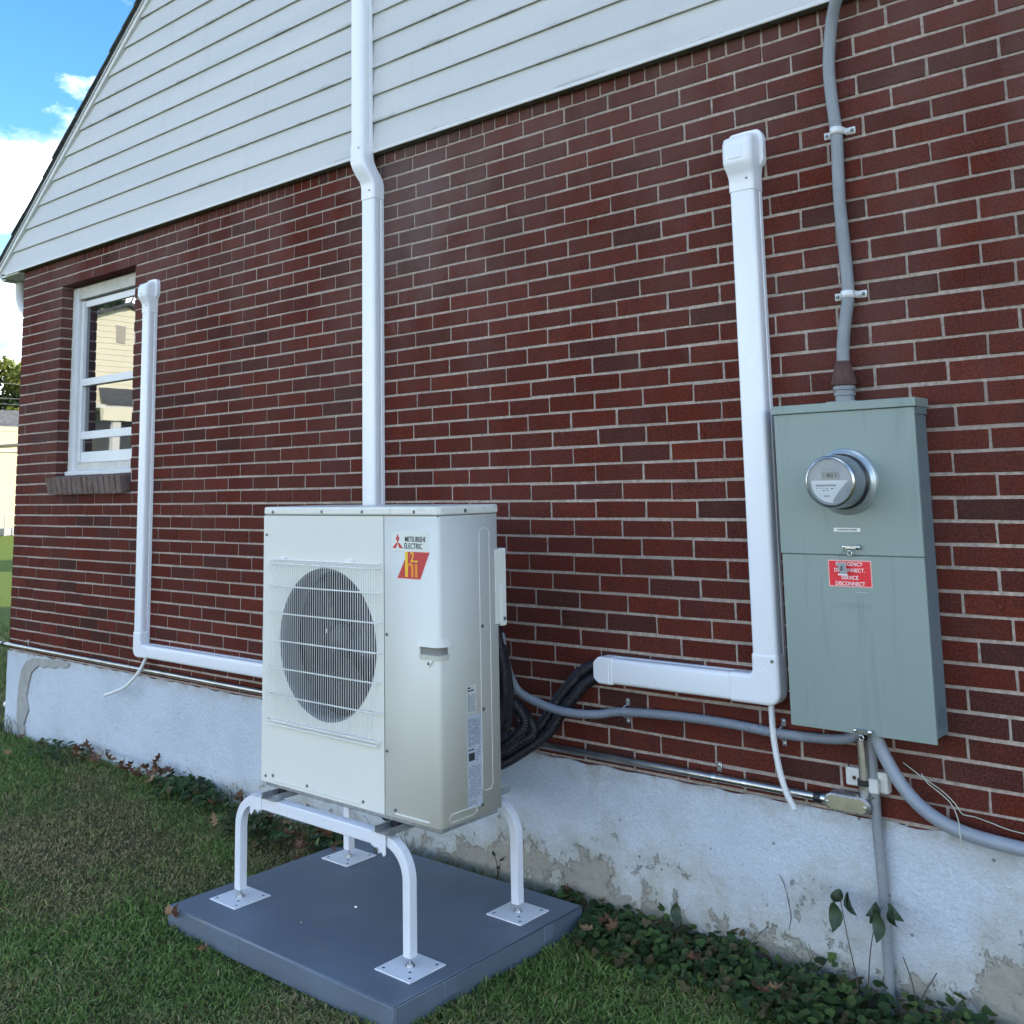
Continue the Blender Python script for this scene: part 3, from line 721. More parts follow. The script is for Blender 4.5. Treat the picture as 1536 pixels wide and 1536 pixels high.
# ------------------------------------------------------------------ white line-set covers
def end_boot(parent, xc, z0, w_, d, top):
    """wall cap at the head of a vertical duct"""
    h = top - z0
    rings = [(z0, xc, w_ + 0.006, -d - 0.003, 0, .015), (z0 + 0.045, xc, w_ + 0.006, -d - 0.003, 0, .015), (z0 + 0.065, xc, w_ + 0.010, -d - 0.012, 0, .018),
             (z0 + 0.085, xc, w_ + 0.018, -d - 0.027, 0, .022), (z0 + 0.10, xc, w_ + 0.022, -d - 0.031, 0, .024), (top - 0.045, xc, w_ + 0.022, -d - 0.030, 0, .024),
             (top - 0.024, xc, w_ + 0.020, -d - 0.022, 0, .024), (top - 0.010, xc, w_ + 0.012, -d * 0.85, 0, .022), (top - 0.002, xc, w_ * 0.92, -d * 0.5, 0, .016), (top, xc, w_ * 0.7, -d * 0.25, 0, .01)]
    v, f = loft(rings); o = mesh_obj('end_cap', v, f, 'pvc', parent, smooth=50); fixn(o)
    # raised face panel and wall flange
    v, f = loft([(z0 + 0.106, xc, w_ * 0.66, -d - 0.034, -d, .01), (top - 0.052, xc, w_ * 0.66, -d - 0.033, -d, .01)]); o = mesh_obj('cap_panel', v, f, 'pvc', parent, smooth=50); fixn(o)
    fl = []
    zc0, zc1 = z0 + 0.085, top + 0.012; ww = w_ / 2 + 0.024
    for a in range(0, 181, 15): fl.append((xc + ww * math.cos(R_(a)) * (1 if abs(math.cos(R_(a))) > .01 else 0), zc1 - 0.04 + 0.04 * math.sin(R_(a))))
    fl = [(xc + (ww - 0.03 + 0.03 * abs(math.cos(R_(a)))) * (1 if a < 90 else -1 if a > 90 else 0), zc1 - 0.04 + 0.04 * math.sin(R_(a))) for a in range(0, 181, 15)]
    fl += [(xc - ww, zc0 + 0.02), (xc - ww + 0.012, zc0), (xc + ww - 0.012, zc0), (xc + ww, zc0 + 0.02)]
    v, f = prism(fl, -0.022, 0.004); o = mesh_obj('wall_flange', v, f, 'pvc', parent, bevel=(0.004, 3)); fixn(o)
    MB().lathe([(0.0045, 0), (0.0045, 0.002)], (xc + w_ * 0.28, -d - 0.0035, z0 + 0.038), 'y', 12).build('screw_hole', 'screw', parent)
def elbow(parent, cx, cz, w_, d, L1, L2, to_right):
    """flat 90 degree elbow, corner centre (cx, cz), arm up L1, arm sideways L2"""
    s = 1 if to_right else -1; e = w_ / 2 + 0.003; ro = 0.042; ri = 0.014
    pts = [(-e, L1), (-e, -e + ro)]
    for i in range(1, 7): a = R_(180 + 90 * i / 6); pts.append((-e + ro + ro * math.cos(a), -e + ro + ro * math.sin(a)))
    pts += [(L2, -e), (L2, e), (e + ri, e)]
    for i in range(1, 5): a = R_(270 - 90 * i / 4); pts.append((e + ri + ri * math.cos(a), e + ri + ri * math.sin(a)))
    pts += [(e, L1)]
    ol = [(cx + s * x, cz + z) for x, z in pts]
    v, f = prism(ol, -d - 0.003, 0.0); o = mesh_obj('elbow', v, f, 'pvc', parent, bevel=(0.014, 4)); fixn(o); return o
# left cover
dl = thing('duct_cover', 'white line-set cover right of the window, bending right towards the air conditioner', 'duct cover', (-2.172, 0, 0.66), 'white line-set covers on the brick wall')
WL, DL = 0.070, 0.060; XL = -2.171
duct_run('vertical_duct', dl, (XL, 0.66), (XL, 2.60), WL, DL)
duct_run('horizontal_duct', dl, (XL, 0.668), (0.2, 0.668), WL, DL)
elbow(dl, XL, 0.668, WL, DL, 0.105, 0.105, True)
end_boot(dl, XL, 2.575, WL, DL, 2.762)
MB().lathe([(0.012, 0), (0.013, 0.002), (0.009, 0.004)], (XL + 0.04, -DL - 0.002, 0.705), 'y', 16).build('screw_hole', 'pvc', dl, smooth=60)
# middle cover
dm = thing('duct_cover', 'tall white line-set cover behind the air conditioner, jogging out over the clapboards', 'duct cover', (-0.24, 0, 1.0), 'white line-set covers on the brick wall')
XM = -0.2395; WM, DM = 0.086, 0.064
duct_run('lower_duct', dm, (XM, 0.72), (XM, 2.90), WM, DM)
duct_run('upper_duct', dm, (XM - 0.027, 3.04), (XM - 0.027, 5.6), WM, DM, base=0.042)
rings = [(2.862, XM, WM + .006, -DM - .003, 0.0, .015), (2.925, XM, WM + .006, -DM - .003, 0.0, .015), (2.95, XM - .003, WM + .008, -DM - .010, -.004, .018), (2.98, XM - .012, WM + .010, -DM - .028, -.014, .02),
         (3.01, XM - .020, WM + .010, -DM - .040, -.028, .02), (3.04, XM - .027, WM + .008, -DM - .046, -.036, .018), (3.06, XM - .027, WM + .006, -DM - .045, -.040, .015), (3.115, XM - .027, WM + .006, -DM - .045, -.0405, .015)]
v, f = loft(rings); o = mesh_obj('offset_joint', v, f, 'pvc', dm, smooth=50); fixn(o)
for x, y, z in ((XM - .005, -DM - .047, 3.098), (XM + .02, -DM - .0035, 2.90)): MB().lathe([(0.0045, 0), (0.0045, 0.002)], (x, y, z), 'y', 12).build('screw_hole', 'screw', dm)
# right cover
dr_ = thing('duct_cover', 'white line-set cover left of the meter box, its horizontal arm reaching the black hoses', 'duct cover', (1.655, 0, 0.87), 'white line-set covers on the brick wall')
XR_ = 1.655; WR, DR = 0.089, 0.064
duct_run('vertical_duct', dr_, (XR_, 0.87), (XR_, 2.55), WR, DR)
duct_run('horizontal_duct', dr_, (1.03, 0.869), (XR_, 0.869), WR, DR)
elbow(dr_, XR_, 0.869, WR, DR, 0.118, -0.0 + 0.135, False)
end_boot(dr_, XR_, 2.512, WR, DR, 2.718)
v, f = [], []
ol = [(0.975, 0.840), (0.975, 0.895), (0.998, 0.9165), (1.05, 0.9165), (1.05, 0.8215), (0.998, 0.8215)]
v, f = prism(ol, -DR - 0.004, 0.0); o = mesh_obj('end_fitting', v, f, 'pvc', dr_, bevel=(0.008, 3)); fixn(o)
v, f = prism([(1.05, 0.8225), (1.05, 0.9155), (1.058, 0.9155), (1.058, 0.8225)], -DR - 0.003, 0.0); mesh_obj('coupling', v, f, 'pvc', dr_, bevel=(0.003, 2))
MB().lathe([(0.0055, 0), (0.0055, 0.002)], (XR_ + 0.028, -DR - 0.0035, 0.962), 'y', 12).build('screw_hole', 'screw', dr_)

# ------------------------------------------------------------------ heat pump outdoor unit
UX0, UX1, UY0, UY1, UZ0, UZ1 = -0.019, 0.903, -0.78, -0.495, 0.484, 1.443
un = thing('air_conditioner', 'cream outdoor heat pump unit with round fan grille standing on a white frame', 'air conditioner', ((UX0 + UX1) / 2, -0.64, UZ0))
SX = 0.650    # seam between the fan panel and the service panel
RC = 0.017    # rounded front corner
def shell(pts, z0, z1, name, th_=0.0012):
    V = [(x, y, z0) for x, y in pts] + [(x, y, z1) for x, y in pts]; n = len(pts)
    F = [(i, i + 1, i + 1 + n, i + n) for i in range(n - 1)]
    o = mesh_obj(name, V, F, 'unit', un, smooth=35)
    m = o.modifiers.new('s', 'SOLIDIFY'); m.thickness = 0.0015; m.offset = -1
    return o
FCX, FCZ, FR = 0.350, 0.997, 0.262
def front_panel():
    # front sheet with the round fan opening
    x0, x1, z0, z1 = UX0 + 0.004, SX - 0.0015, UZ0, UZ1 - 0.002; n = 64
    ring = [(FCX + FR * math.cos(2 * math.pi * i / n), FCZ + FR * math.sin(2 * math.pi * i / n)) for i in range(n)]
    outer = []
    for i in range(n):
        a = 2 * math.pi * i / n; c, s = math.cos(a), math.sin(a)
        t = min(((x1 - FCX) / c if c > 1e-9 else 1e9), ((x0 - FCX) / c if c < -1e-9 else 1e9), ((z1 - FCZ) / s if s > 1e-9 else 1e9), ((z0 - FCZ) / s if s < -1e-9 else 1e9))
        outer.append((FCX + c * t, FCZ + s * t))
    V = [(x, UY0, z) for x, z in ring] + [(x, UY0, z) for x, z in outer]
    F = [(i, (i + 1) % n, (i + 1) % n + n, i + n) for i in range(n)]
    cs = [(x0, z0), (x1, z0), (x1, z1), (x0, z1)]
    for cx, cz in cs:
        b = len(V); V.append((cx, UY0, cz))
        # nearest two outer points on each side of the corner
        ang = math.atan2(cz - FCZ, cx - FCX) % (2 * math.pi); i = int(ang / (2 * math.pi) * n)
        F.append((i + n, (i + 1) % n + n, b))
    # rolled lip into the bell mouth
    prof = [(FR, 0.0), (FR - 0.006, 0.004), (FR - 0.010, 0.012), (FR - 0.011, 0.030), (FR - 0.006, 0.055), (FR - 0.004, 0.085)]
    o = mesh_obj('front_panel', V, F, 'unit', un); fixn(o)
    V = []; F = []
    for r, d in prof:
        for i in range(n): a = 2 * math.pi * i / n; V.append((FCX + r * math.cos(a), UY0 + d, FCZ + r * math.sin(a)))
    for j in range(len(prof) - 1):
        for i in range(n): a = j * n + i; b = j * n + (i + 1) % n; F.append((a, a + n, b + n, b))
    mesh_obj('bell_mouth', V, F, 'bell', un, smooth=60)
    # left side and rear faces
    pts = [(UX0, UY1), (UX0, UY0 + 0.006), (UX0 + 0.004, UY0)]
    shell(pts, UZ0, UZ1 - 0.002, 'side_panel')
front_panel()
pts = [(SX + 0.0015, UY0)] + [(UX1 - RC + RC * math.sin(R_(a)), UY0 + RC - RC * math.cos(R_(a))) for a in range(0, 91, 10)] + [(UX1, UY1)]
shell(pts, UZ0, UZ1 - 0.002, 'service_panel')
MB().box(SX - 0.003, SX + 0.003, UY0 + 0.002, UY0 + 0.01, UZ0, UZ1 - 0.004).build('panel_seam', 'seam', un)
MB().box(UX0 + 0.002, UX1 - 0.002, UY1 - 0.004, UY1, UZ0, UZ1 - 0.01).build('back_panel', 'dark_in', un)
MB().box(UX0 + 0.003, UX1 - 0.003, UY0 + 0.11, UY0 + 0.12, UZ0 + 0.01, UZ1 - 0.01).build('heat_exchanger', 'dark_in', un)
MB().box(UX0 + 0.012, UX1 - 0.012, UY0 + 0.012, UY1 - 0.005, UZ0 - 0.018, UZ0 + 0.004, 0.003).build('base_pan', 'galv', un)
# lid with rounded corners
def rr_outline(x0, x1, y0, y1, r, n=5):
    p = []
    for cx, cy, a0 in ((x1 - r, y0 + r, -90), (x1 - r, y1 - r, 0), (x0 + r, y1 - r, 90), (x0 + r, y0 + r, 180)):
        for i in range(n + 1): a = R_(a0 + 90 * i / n); p.append((cx + r * math.cos(a), cy + r * math.sin(a)))
    return p
ol = rr_outline(UX0 - 0.004, UX1 + 0.004, UY0 - 0.005, UY1 + 0.018, 0.026); n = len(ol)
V = [(x, y, UZ1) for x, y in ol] + [(x, y, UZ1 + 0.030) for x, y in ol]; F = [tuple(range(n))[::-1], tuple(range(n, 2 * n))] + [(i, (i + 1) % n, (i + 1) % n + n, i + n) for i in range(n)]
mesh_obj('top_lid', V, F, 'unit_lid', un, bevel=(0.008, 4))
MB().box(UX0 + 0.003, UX1 - 0.003, UY0 + 0.003, UY1, UZ1 - 0.004, UZ1).build('lid_shadow_gap', 'seam', un)
for x, z in ((0.045, UZ1 + 0.012), (0.33, UZ1 + 0.013), (0.545, UZ1 + 0.013), (0.80, UZ1 + 0.013)): screw(un, (x, UY0 - 0.004, z))
screw(un, (UX1 + 0.0035, -0.655, UZ1 + 0.013), 'x')
for x, z in ((SX + 0.013, 1.055), (SX + 0.011, 0.685), (0.055, 0.512), (0.25, 0.508), (0.545, 0.506), (0.70, 0.508), (0.012, 0.505), (0.004, 1.37)): screw(un, (x, UY0 - 0.0005, z), r=0.0038)
for y, z in ((-0.575, 1.075), (-0.575, 0.810), (-0.588, 0.515)): screw(un, (UX1 - 0.0005, y, z), 'x')
# pressed ribs at the bottom edge and on the side
MB().box(0.06, 0.535, UY0 - 0.0035, UY0 + 0.001, 0.494, 0.500, 0.0015).build('pressed_rib', 'unit', un)
MB().box(0.70, 0.855, UY0 - 0.0035, UY0 + 0.001, 0.494, 0.500, 0.0015).build('pressed_rib', 'unit', un)
def side_rib(y0, y1, z0, z1, t=0.004):
    m = MB(); X0, X1 = UX1 - 0.001, UX1 + 0.0022
    pts = [(y0, z0 + .012), (y0 + .012, z0), (y1 - .012, z0), (y1, z0 + .012), (y1, z1 - .012), (y1 - .012, z1), (y0 + .012, z1), (y0, z1 - .012), (y0, z0 + .012)]
    m.tube([(X0, a, b) for a, b in pts], 0.0019, 6, caps=False); m.build('pressed_rib', 'unit', un, smooth=80)
side_rib(-0.585, -0.535, 0.555, 1.395)
side_rib(-0.742, -0.612, 0.494, 0.518)
# fan guard
GX_0, GX_1, GZ0, GZ1 = 0.030, 0.634, 0.706, 1.279; GY = UY0 - 0.022
gp_ = MB()
gd = MB().box(GX_0, GX_1, UY0 - 0.003, UY0 - 0.0005, GZ0 - 0.004, GZ0 + 0.010).build('fan_guard', 'wire_white', un)
m = MB(); nv = 50
for i in range(nv):
    x = GX_0 + 0.008 + (GX_1 - GX_0 - 0.016) * i / (nv - 1)
    m.tube([(x, UY0 - 0.002, GZ1 + 0.002), (x, GY + 0.008, GZ1 + 0.002), (x, GY, GZ1 - 0.010), (x, GY, GZ0 + 0.010), (x, GY + 0.008, GZ0), (x, UY0 - 0.002, GZ0)], 0.00105, 5)
o = m.build('guard_wires', 'wire_white', gd, smooth=60); tag(o, kind='stuff')
for i in range(7):
    z = [GZ1 - 0.012, 1.187, 1.09, 0.993, 0.896, 0.800, GZ0 + 0.004][i]
    MB().tube([(GX_0 + 0.002, UY0 - 0.002, z), (GX_0 + 0.002, GY + 0.010, z), (GX_0 + 0.010, GY + 0.0035, z), (GX_1 - 0.012, GY + 0.0035, z), (GX_1 - 0.002, GY + 0.012, z), (GX_1, UY0 - 0.002, z)], 0.0027, 7).build('guard_bar', 'wire_white', gd, smooth=60)
MB().tube([(GX_0, GY + 0.012, GZ1 + 0.003), (GX_1, GY + 0.012, GZ1 + 0.003)], 0.0023, 7).build('guard_bar', 'wire_white', gd, smooth=60)
for x in (0.09, 0.46): MB().box(x, x + 0.035, UY0 - 0.012, UY0, GZ1 + 0.002, GZ1 + 0.012, 0.001).build('guard_clip', 'wire_white', gd)
MB().box(GX_0, GX_1 - 0.01, UY0 - 0.016, UY0 - 0.003, GZ0 - 0.013, GZ0 - 0.008, 0.001).build('guard_clip', 'wire_white', gd)
# fan
fan = MB().lathe([(0.0, 0.0), (0.055, 0.0), (0.062, 0.010), (0.060, 0.030), (0.045, 0.042), (0.0, 0.045)], (FCX, UY0 + 0.095, FCZ), 'y', 28).build('fan_hub', 'fan', un, smooth=40)
for b_ in range(3):
    V, F = [], []; nr, na = 8, 12; a0 = R_(120 * b_ + 20)
    for i in range(nr + 1):
        r = 0.05 + (FR - 0.028 - 0.05) * i / nr
        sp_ = R_(70 + 25 * i / nr); sh = R_(18) * (i / nr) ** 1.5
        for j in range(na + 1):
            a = a0 + sh + sp_ * (j / na - 0.5); y = UY0 + 0.070 + 0.040 * (j / na - 0.5) + 0.008 * math.sin(math.pi * j / na)
            V.append((FCX + r * math.cos(a), y, FCZ + r * math.sin(a)))
    for i in range(nr):
        for j in range(na): a = i * (na + 1) + j; F.append((a, a + 1, a + na + 2, a + na + 1))
    mesh_obj('fan_blade', V, F, 'fan', un, smooth=180)
MB().tube([(FCX + 0.03, GY - 0.002, FCZ + 0.045), (FCX + 0.034, GY - 0.005, FCZ + 0.058)], 0.003, 6).build('guard_tag', 'white_print', un)
# corner handle: hood, recess and lower cup
hx0, hx1, hz = 0.822, UX1 + 0.010, 1.053
def wrap(z0, z1, out0, out1, name, mat, a0=0.0, a1=1.0, n=12):
    # strip that wraps round the rounded front-right corner
    path = [(0.822, UY0), (0.85, UY0), (UX1 - RC, UY0)] + [(UX1 - RC + RC * math.sin(R_(a)), UY0 + RC - RC * math.cos(R_(a))) for a in range(15, 91, 15)] + [(UX1, UY0 + RC + 0.022)]
    nrm = [(0, -1), (0, -1), (0, -1)] + [(math.sin(R_(a)), -math.cos(R_(a))) for a in range(15, 91, 15)] + [(1, 0)]
    V = []; F = []; m_ = len(path)
    for (z, o_) in ((z0, 0.0), (z0, out0), (z1, out1), (z1, 0.0)):
        for (x, y), (nx, ny) in zip(path, nrm): V.append((x + nx * o_, y + ny * o_, z))
    for r in range(3):
        for i in range(m_ - 1): a = r * m_ + i; F.append((a, a + 1, a + 1 + m_, a + m_))
    F += [(0, m_, 2 * m_, 3 * m_), (m_ - 1, 4 * m_ - 1, 3 * m_ - 1, 2 * m_ - 1)]
    o = mesh_obj(name, V, F, mat, un, smooth=40); fixn(o); return o
wrap(1.032, 1.058, 0.016, 0.007, 'handle', 'unit')
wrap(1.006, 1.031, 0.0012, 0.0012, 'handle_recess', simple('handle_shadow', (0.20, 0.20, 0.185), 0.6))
wrap(0.990, 1.006, 0.004, 0.012, 'handle_cup', 'unit')
for x0, x1, y0, y1 in ((0.819, 0.824, UY0 - 0.008, UY0 + 0.001),): MB().box(x0, x1, y0, y1, 0.992, 1.054, 0.001).build('handle_side', 'unit', un)
v, f = prism([(0.848, 0.990), (0.878, 0.990), (0.868, 0.974), (0.860, 0.968), (0.853, 0.976)], UY0 - 0.005, UY0); mesh_obj('handle_tab', v, f, 'unit', un)
screw(un, (0.861, UY0 - 0.005, 0.980), r=0.0034)
# valve cover at the back right
MB().box(UX1 - 0.05, UX1 + 0.001, UY1 - 0.015, UY1 + 0.045, 1.072, UZ1 - 0.12, 0.003).build('valve_cover', 'unit', un)
MB().box(UX1 - 0.05, UX1 + 0.003, UY1 + 0.012, UY1 + 0.042, 1.065, 1.20, 0.003).build('valve_cover_tab', 'unit', un)
screw(un, (UX1 + 0.0025, UY1 + 0.03, 1.088), 'x')
# small catches on the left side
for z in (1.035, 1.062): MB().box(UX0 - 0.014, UX0 + 0.001, UY0 + 0.02, UY0 + 0.05, z, z + 0.010, 0.002).build('side_catch', 'unit', un)
# labels
PY = UY0 - 0.0008
bl = MB().box(0.688, 0.862, UY0 - 0.0008, UY0 + 0.0002, 1.327, 1.392).build('brand_label', simple('label_pale', (0.66, 0.68, 0.63), 0.4, var=0.02), un)
text('MITSUBISHI', 'lettering', 0.0250, 'black_print', bl, (0.8000, PY - 0.0006, 1.3660), sx=0.76, weight=0.0001)
text('ELECTRIC', 'lettering', 0.0250, 'black_print', bl, (0.7915, PY - 0.0006, 1.3440), sx=0.78, weight=0.0001)
def diamond(cx, cz, pts, nm='diamond'):
    v, f = prism([(cx + a, cz + b) for a, b in pts], PY - 0.0008, PY); mesh_obj('emblem_diamond', v, f, 'brand_red', bl)
cx, cz, q = 0.718, 1.3535, 0.0145
diamond(cx, cz, [(0, 0), (q * .58, q * 1.0), (0, q * 2.0), (-q * .58, q * 1.0)])
diamond(cx, cz, [(0, 0), (-q * .58, 0.0), (-q * 1.75, -q * 1.15), (-q * .55, -q * 1.15)])
diamond(cx, cz, [(0, 0), (q * .58, 0.0), (q * 1.75, -q * 1.15), (q * .55, -q * 1.15)])
P0 = [(0.7665, 1.326), (0.865, 1.3255), (0.822, 1.2405), (0.7165, 1.2405)]
v, f = prism([(0.7655, 1.3275), (0.8675, 1.327), (0.8235, 1.238), (0.7135, 1.239)], UY0 - 0.0006, UY0); hl = mesh_obj('logo_label', v, f, 'pink_edge', un)
v, f = prism(P0, UY0 - 0.0012, UY0 - 0.0003); mesh_obj('logo_field', v, f, 'brand_red', hl)
arch = [(0.7640, 1.2850), (0.7640, 1.2740)] + [(0.7755 - 0.0115 * math.cos(R_(a)) * .55, 1.2770 + 0.0060 * math.sin(R_(a))) for a in range(30, 180, 30)] + [(0.7815, 1.2700), (0.7815, 1.2450), (0.7925, 1.2450), (0.7925, 1.2760)] + [(0.7790 + 0.0135 * math.cos(R_(a)), 1.2780 + 0.0130 * math.sin(R_(a))) for a in range(15, 130, 25)]
v, f = prism(arch, UY0 - 0.0017, UY0 - 0.0010); mesh_obj('lettering', v, f, 'hot_orange', hl)
MB().box(0.7535, 0.7660, UY0 - 0.0018, UY0 - 0.0010, 1.2450, 1.3255).build('lettering', 'hot_yellow', hl)
MB().box(0.7995, 0.8110, UY0 - 0.0018, UY0 - 0.0010, 1.2450, 1.2870).build('lettering', 'hot_orange', hl)
MB().box(0.7995, 0.8110, UY0 - 0.0018, UY0 - 0.0010, 1.2920, 1.2990).build('lettering', 'hot_yellow', hl)
text('2', 'lettering', 0.046, 'hot_yellow', hl, (0.787, UY0 - 0.0016, 1.3085), sx=0.75, weight=0.0010)
# rating plate and caution label on the side (lines of fine print)
def print_block(parent, y0, y1, z0, z1, rows, mat, x=UX1 + 0.0008, fill=0.5):
    m = MB(); h = (z1 - z0) / rows
    for i in range(rows):
        y = y0
        while y < y1 - 0.003:
            L = random.uniform(0.004, 0.016)
            if random.random() < 0.85: m.box(x, x + 0.0004, y, min(y + L, y1), z0 + h * (i + 0.25), z0 + h * (i + 0.25 + fill))
            y += L + random.uniform(0.0015, 0.004)
    m.build('fine_print', mat, parent)
rl = MB().box(UX1, UX1 + 0.0006, -0.655, -0.588, 0.515, 0.800).build('rating_label', 'label_blue', un)
print_block(rl, -0.651, -0.594, 0.705, 0.790, 15, 'grey_print', fill=0.6); print_block(rl, -0.651, -0.594, 0.545, 0.645, 15, 'grey_print', fill=0.45)
MB().box(UX1 + 0.0004, UX1 + 0.0012, -0.650, -0.622, 0.660, 0.684).build('print_block', 'black_print', rl)
print_block(rl, -0.651, -0.625, 0.690, 0.698, 1, 'black_print'); print_block(rl, -0.615, -0.594, 0.655, 0.70, 6, 'grey_print'); print_block(rl, -0.651, -0.615, 0.521, 0.538, 3, 'grey_print')
cl = MB().box(UX1, UX1 + 0.0006, -0.655, -0.610, 0.806, 0.895).build('caution_label', simple('caution_pale', (0.55, 0.57, 0.53), 0.4, var=0.03), un)
print_block(cl, -0.651, -0.615, 0.812, 0.868, 12, 'grey_print'); print_block(cl, -0.651, -0.617, 0.874, 0.891, 2, 'black_print', fill=0.6)

# ------------------------------------------------------------------ equipment stand
PT = 0.066
st = thing('equipment_stand', 'white square-tube frame with curved legs carrying the heat pump above the pad', 'stand', (0.345, -0.55, PT))
def sq_tube(path, h_, name, parent, step=None, mat='stand'):
    v, f = tube(path, h_ * math.sqrt(2), 4, None, step, True, ang0=math.pi / 4)
    return mesh_obj(name, v, f, mat, parent, smooth=30, bevel=(0.0035, 2))
LX0, LX1, LYF, LYB, ZR = -0.098, 0.790, -0.806, -0.292, 0.424
def leg_path(x, y, s):
    P = []; r = 0.105
    for zz in (0.098, 0.16, 0.24, ZR - r): P.append((x, y, zz))
    for i in range(1, 9): a = R_(90 * i / 8); P.append((x + s * (r - r * math.cos(a)), y, ZR - r + r * math.sin(a)))
    P.append((x + s * (r + 0.075), y, ZR)); return P
for y in (LYF, LYB):
    for x, s in ((LX0, 1), (LX1, -1)):
        sq_tube(leg_path(x, y, s), 0.0165, 'leg', st)
        fp = MB().box(x - 0.078, x + 0.078, y - 0.078, y + 0.078, PT, PT + 0.005).build('foot_plate', 'stand', st, bevel=(0.0022, 2))
        MB().tube([(x, y, PT + 0.004), (x, y, 0.105)], 0.0048, 10).build('threaded_rod', 'steel', fp, smooth=40)
        MB().lathe([(0.0, 0), (0.011, 0.0), (0.011, 0.009), (0.0, 0.0092)], (x, y, PT + 0.005), 'z', 6).build('nut', 'steel', fp)
        MB().lathe([(0.016, 0), (0.016, 0.0018)], (x, y, PT + 0.0051), 'z', 20).build('washer', 'steel', fp)
        for dx, dy in ((-.058, -.058), (.058, -.058), (.058, .058), (-.058, .058), (0.03, -0.03)):
            MB().lathe([(0.0052, 0), (0.0052, 0.0004)], (x + dx, y + dy, PT + 0.0051), 'z', 10).build('bolt_hole', 'seam', fp)
    sl = MB()
    rail = MB().box(LX0 + 0.135, LX1 - 0.135, y - 0.0205, y + 0.0205, ZR - 0.0205, ZR + 0.0205).build('front_rail' if y == LYF else 'rear_rail', 'stand', st, bevel=(0.004, 2))
    for x, s in ((LX0 + 0.135, 1), (LX1 - 0.135, -1)):
        # sleeve bracket with a scalloped tab and bolt
        tabs = [(-0.045, 0.0215), (0.075, 0.0215), (0.075, -0.014), (0.052, -0.018), (0.045, -0.030), (0.028, -0.034), (0.014, -0.048), (-0.004, -0.050), (-0.022, -0.036), (-0.045, -0.030)]
        tabs = [(-0.03, 0.024), (0.035, 0.024), (0.035, -0.0215), (0.022, -0.023), (0.016, -0.036), (0.0, -0.040), (-0.012, -0.034), (-0.022, -0.046), (-0.030, -0.040)]
        ol = [(x - s * 0.02 + s * a, ZR + b) for a, b in tabs]
        v, f = prism(ol, y - 0.0245, y - 0.0210); br = mesh_obj('bracket', v, f, 'stand', st); fixn(br)
        MB().box(min(x - s * .05, x + s * .015), max(x - s * .05, x + s * .015), y - 0.0245, y + 0.0245, ZR + 0.0210, ZR + 0.0245, 0.001).build('bracket_top', 'stand', br)
        MB().lathe([(0.0, 0), (0.009, 0.0), (0.009, 0.006), (0.0, 0.0062)], (x - s * 0.012, y - 0.0246, ZR - 0.030), 'y', 6).build('bolt', 'steel', br)
for x in (0.105, 0.700):
    ch = MB().box(x - 0.033, x + 0.033, LYF - 0.035, LYB + 0.04, ZR + 0.025, ZR + 0.028).box(x - 0.033, x - 0.030, LYF - 0.035, LYB + 0.04, ZR + 0.028, ZR + 0.045).box(x + 0.030, x + 0.033, LYF - 0.035, LYB + 0.04, ZR + 0.028, ZR + 0.045).build('cross_channel', 'galv', st)
    for y in (-0.745, -0.530):
        MB().tube([(x + 0.004, y, ZR + 0.026), (x + 0.004, y, UZ0 - 0.004)], 0.0055, 10).build('bolt', 'steel', ch, smooth=40)
        MB().lathe([(0.0, 0), (0.013, 0.0), (0.013, 0.010), (0.0, 0.0102)], (x + 0.004, y, ZR + 0.029), 'z', 6).build('nut', 'steel', ch)
        MB().lathe([(0.0, 0), (0.019, 0.0), (0.019, 0.012), (0.0, 0.0122)], (x - 0.018, y - 0.012, ZR + 0.030), 'z', 14).build('rubber_mount', 'black_tape', ch, smooth=40)

# ------------------------------------------------------------------ pad
pd = thing('equipment_pad', 'flat grey-blue plastic equipment pad on the lawn under the stand', 'pad', (0.34, -0.555, 0))
v, f = cham(0.592, 0.452, 0.041, 0.0045, (0.337, -0.553, PT - 0.041))
mesh_obj('pad_body', v, f, 'pad', pd, bevel=(0.0035, 2), smooth=30)
tabm = simple('pad_tab', (0.128, 0.162, 0.204), 0.45, var=0.05)
for (x0, x1, y0, y1) in ((0.115, 0.185, -1.0075, -0.995), (0.9195, 0.9315, -0.80, -0.745), (0.9195, 0.9315, -0.32, -0.27)):
    MB().box(x0, x1, y0, y1, 0.012, PT - 0.004, 0.002).build('edge_tab', tabm, pd)
for x, y in ((0.30, -0.60), (0.25, -0.80), (-0.10, -0.30)): MB().lathe([(0.0, 0), (0.007, 0.0), (0.0062, 0.003), (0.0, 0.0045)], (x, y, PT), 'z', 12).build('screw', 'steel' if y > -0.7 else 'screw', pd, smooth=40)

# ------------------------------------------------------------------ hoses behind the unit
def corr(r, pitch, amp):
    return lambda L: r + amp * math.cos(2 * math.pi * L / pitch)
def corr_tube(name, path, r, pitch, amp, mat, seg=14, step=None, parent=None):
    v, f = tube(path, r, seg, corr(r, pitch, amp), step or pitch / 4.0, True)
    return mesh_obj(name, v, f, mat, parent, smooth=80)
HG = 'black corrugated hoses looping behind the heat pump'
cpath = [(1.0, -.032, .868), (.955, -.036, .855), (.90, -.040, .82), (.85, -.042, .77), (.795, -.045, .71), (.735, -.055, .63), (.66, -.10, .565), (.57, -.16, .51), (.42, -.25, .49), (.30, -.30, .50)]
def side_path(d, dy=0.0):
    q = []
    for i, p in enumerate(cpath):
        a = Vector(cpath[max(0, i - 1)]); b = Vector(cpath[min(len(cpath) - 1, i + 1)]); t = (b - a).normalized(); n = Vector((t.z, 0, -t.x)); k_ = d * (0.75 if i == 0 else 1)
        q.append((p[0] + n.x * k_, p[1] + dy, p[2] + n.z * k_))
    return q
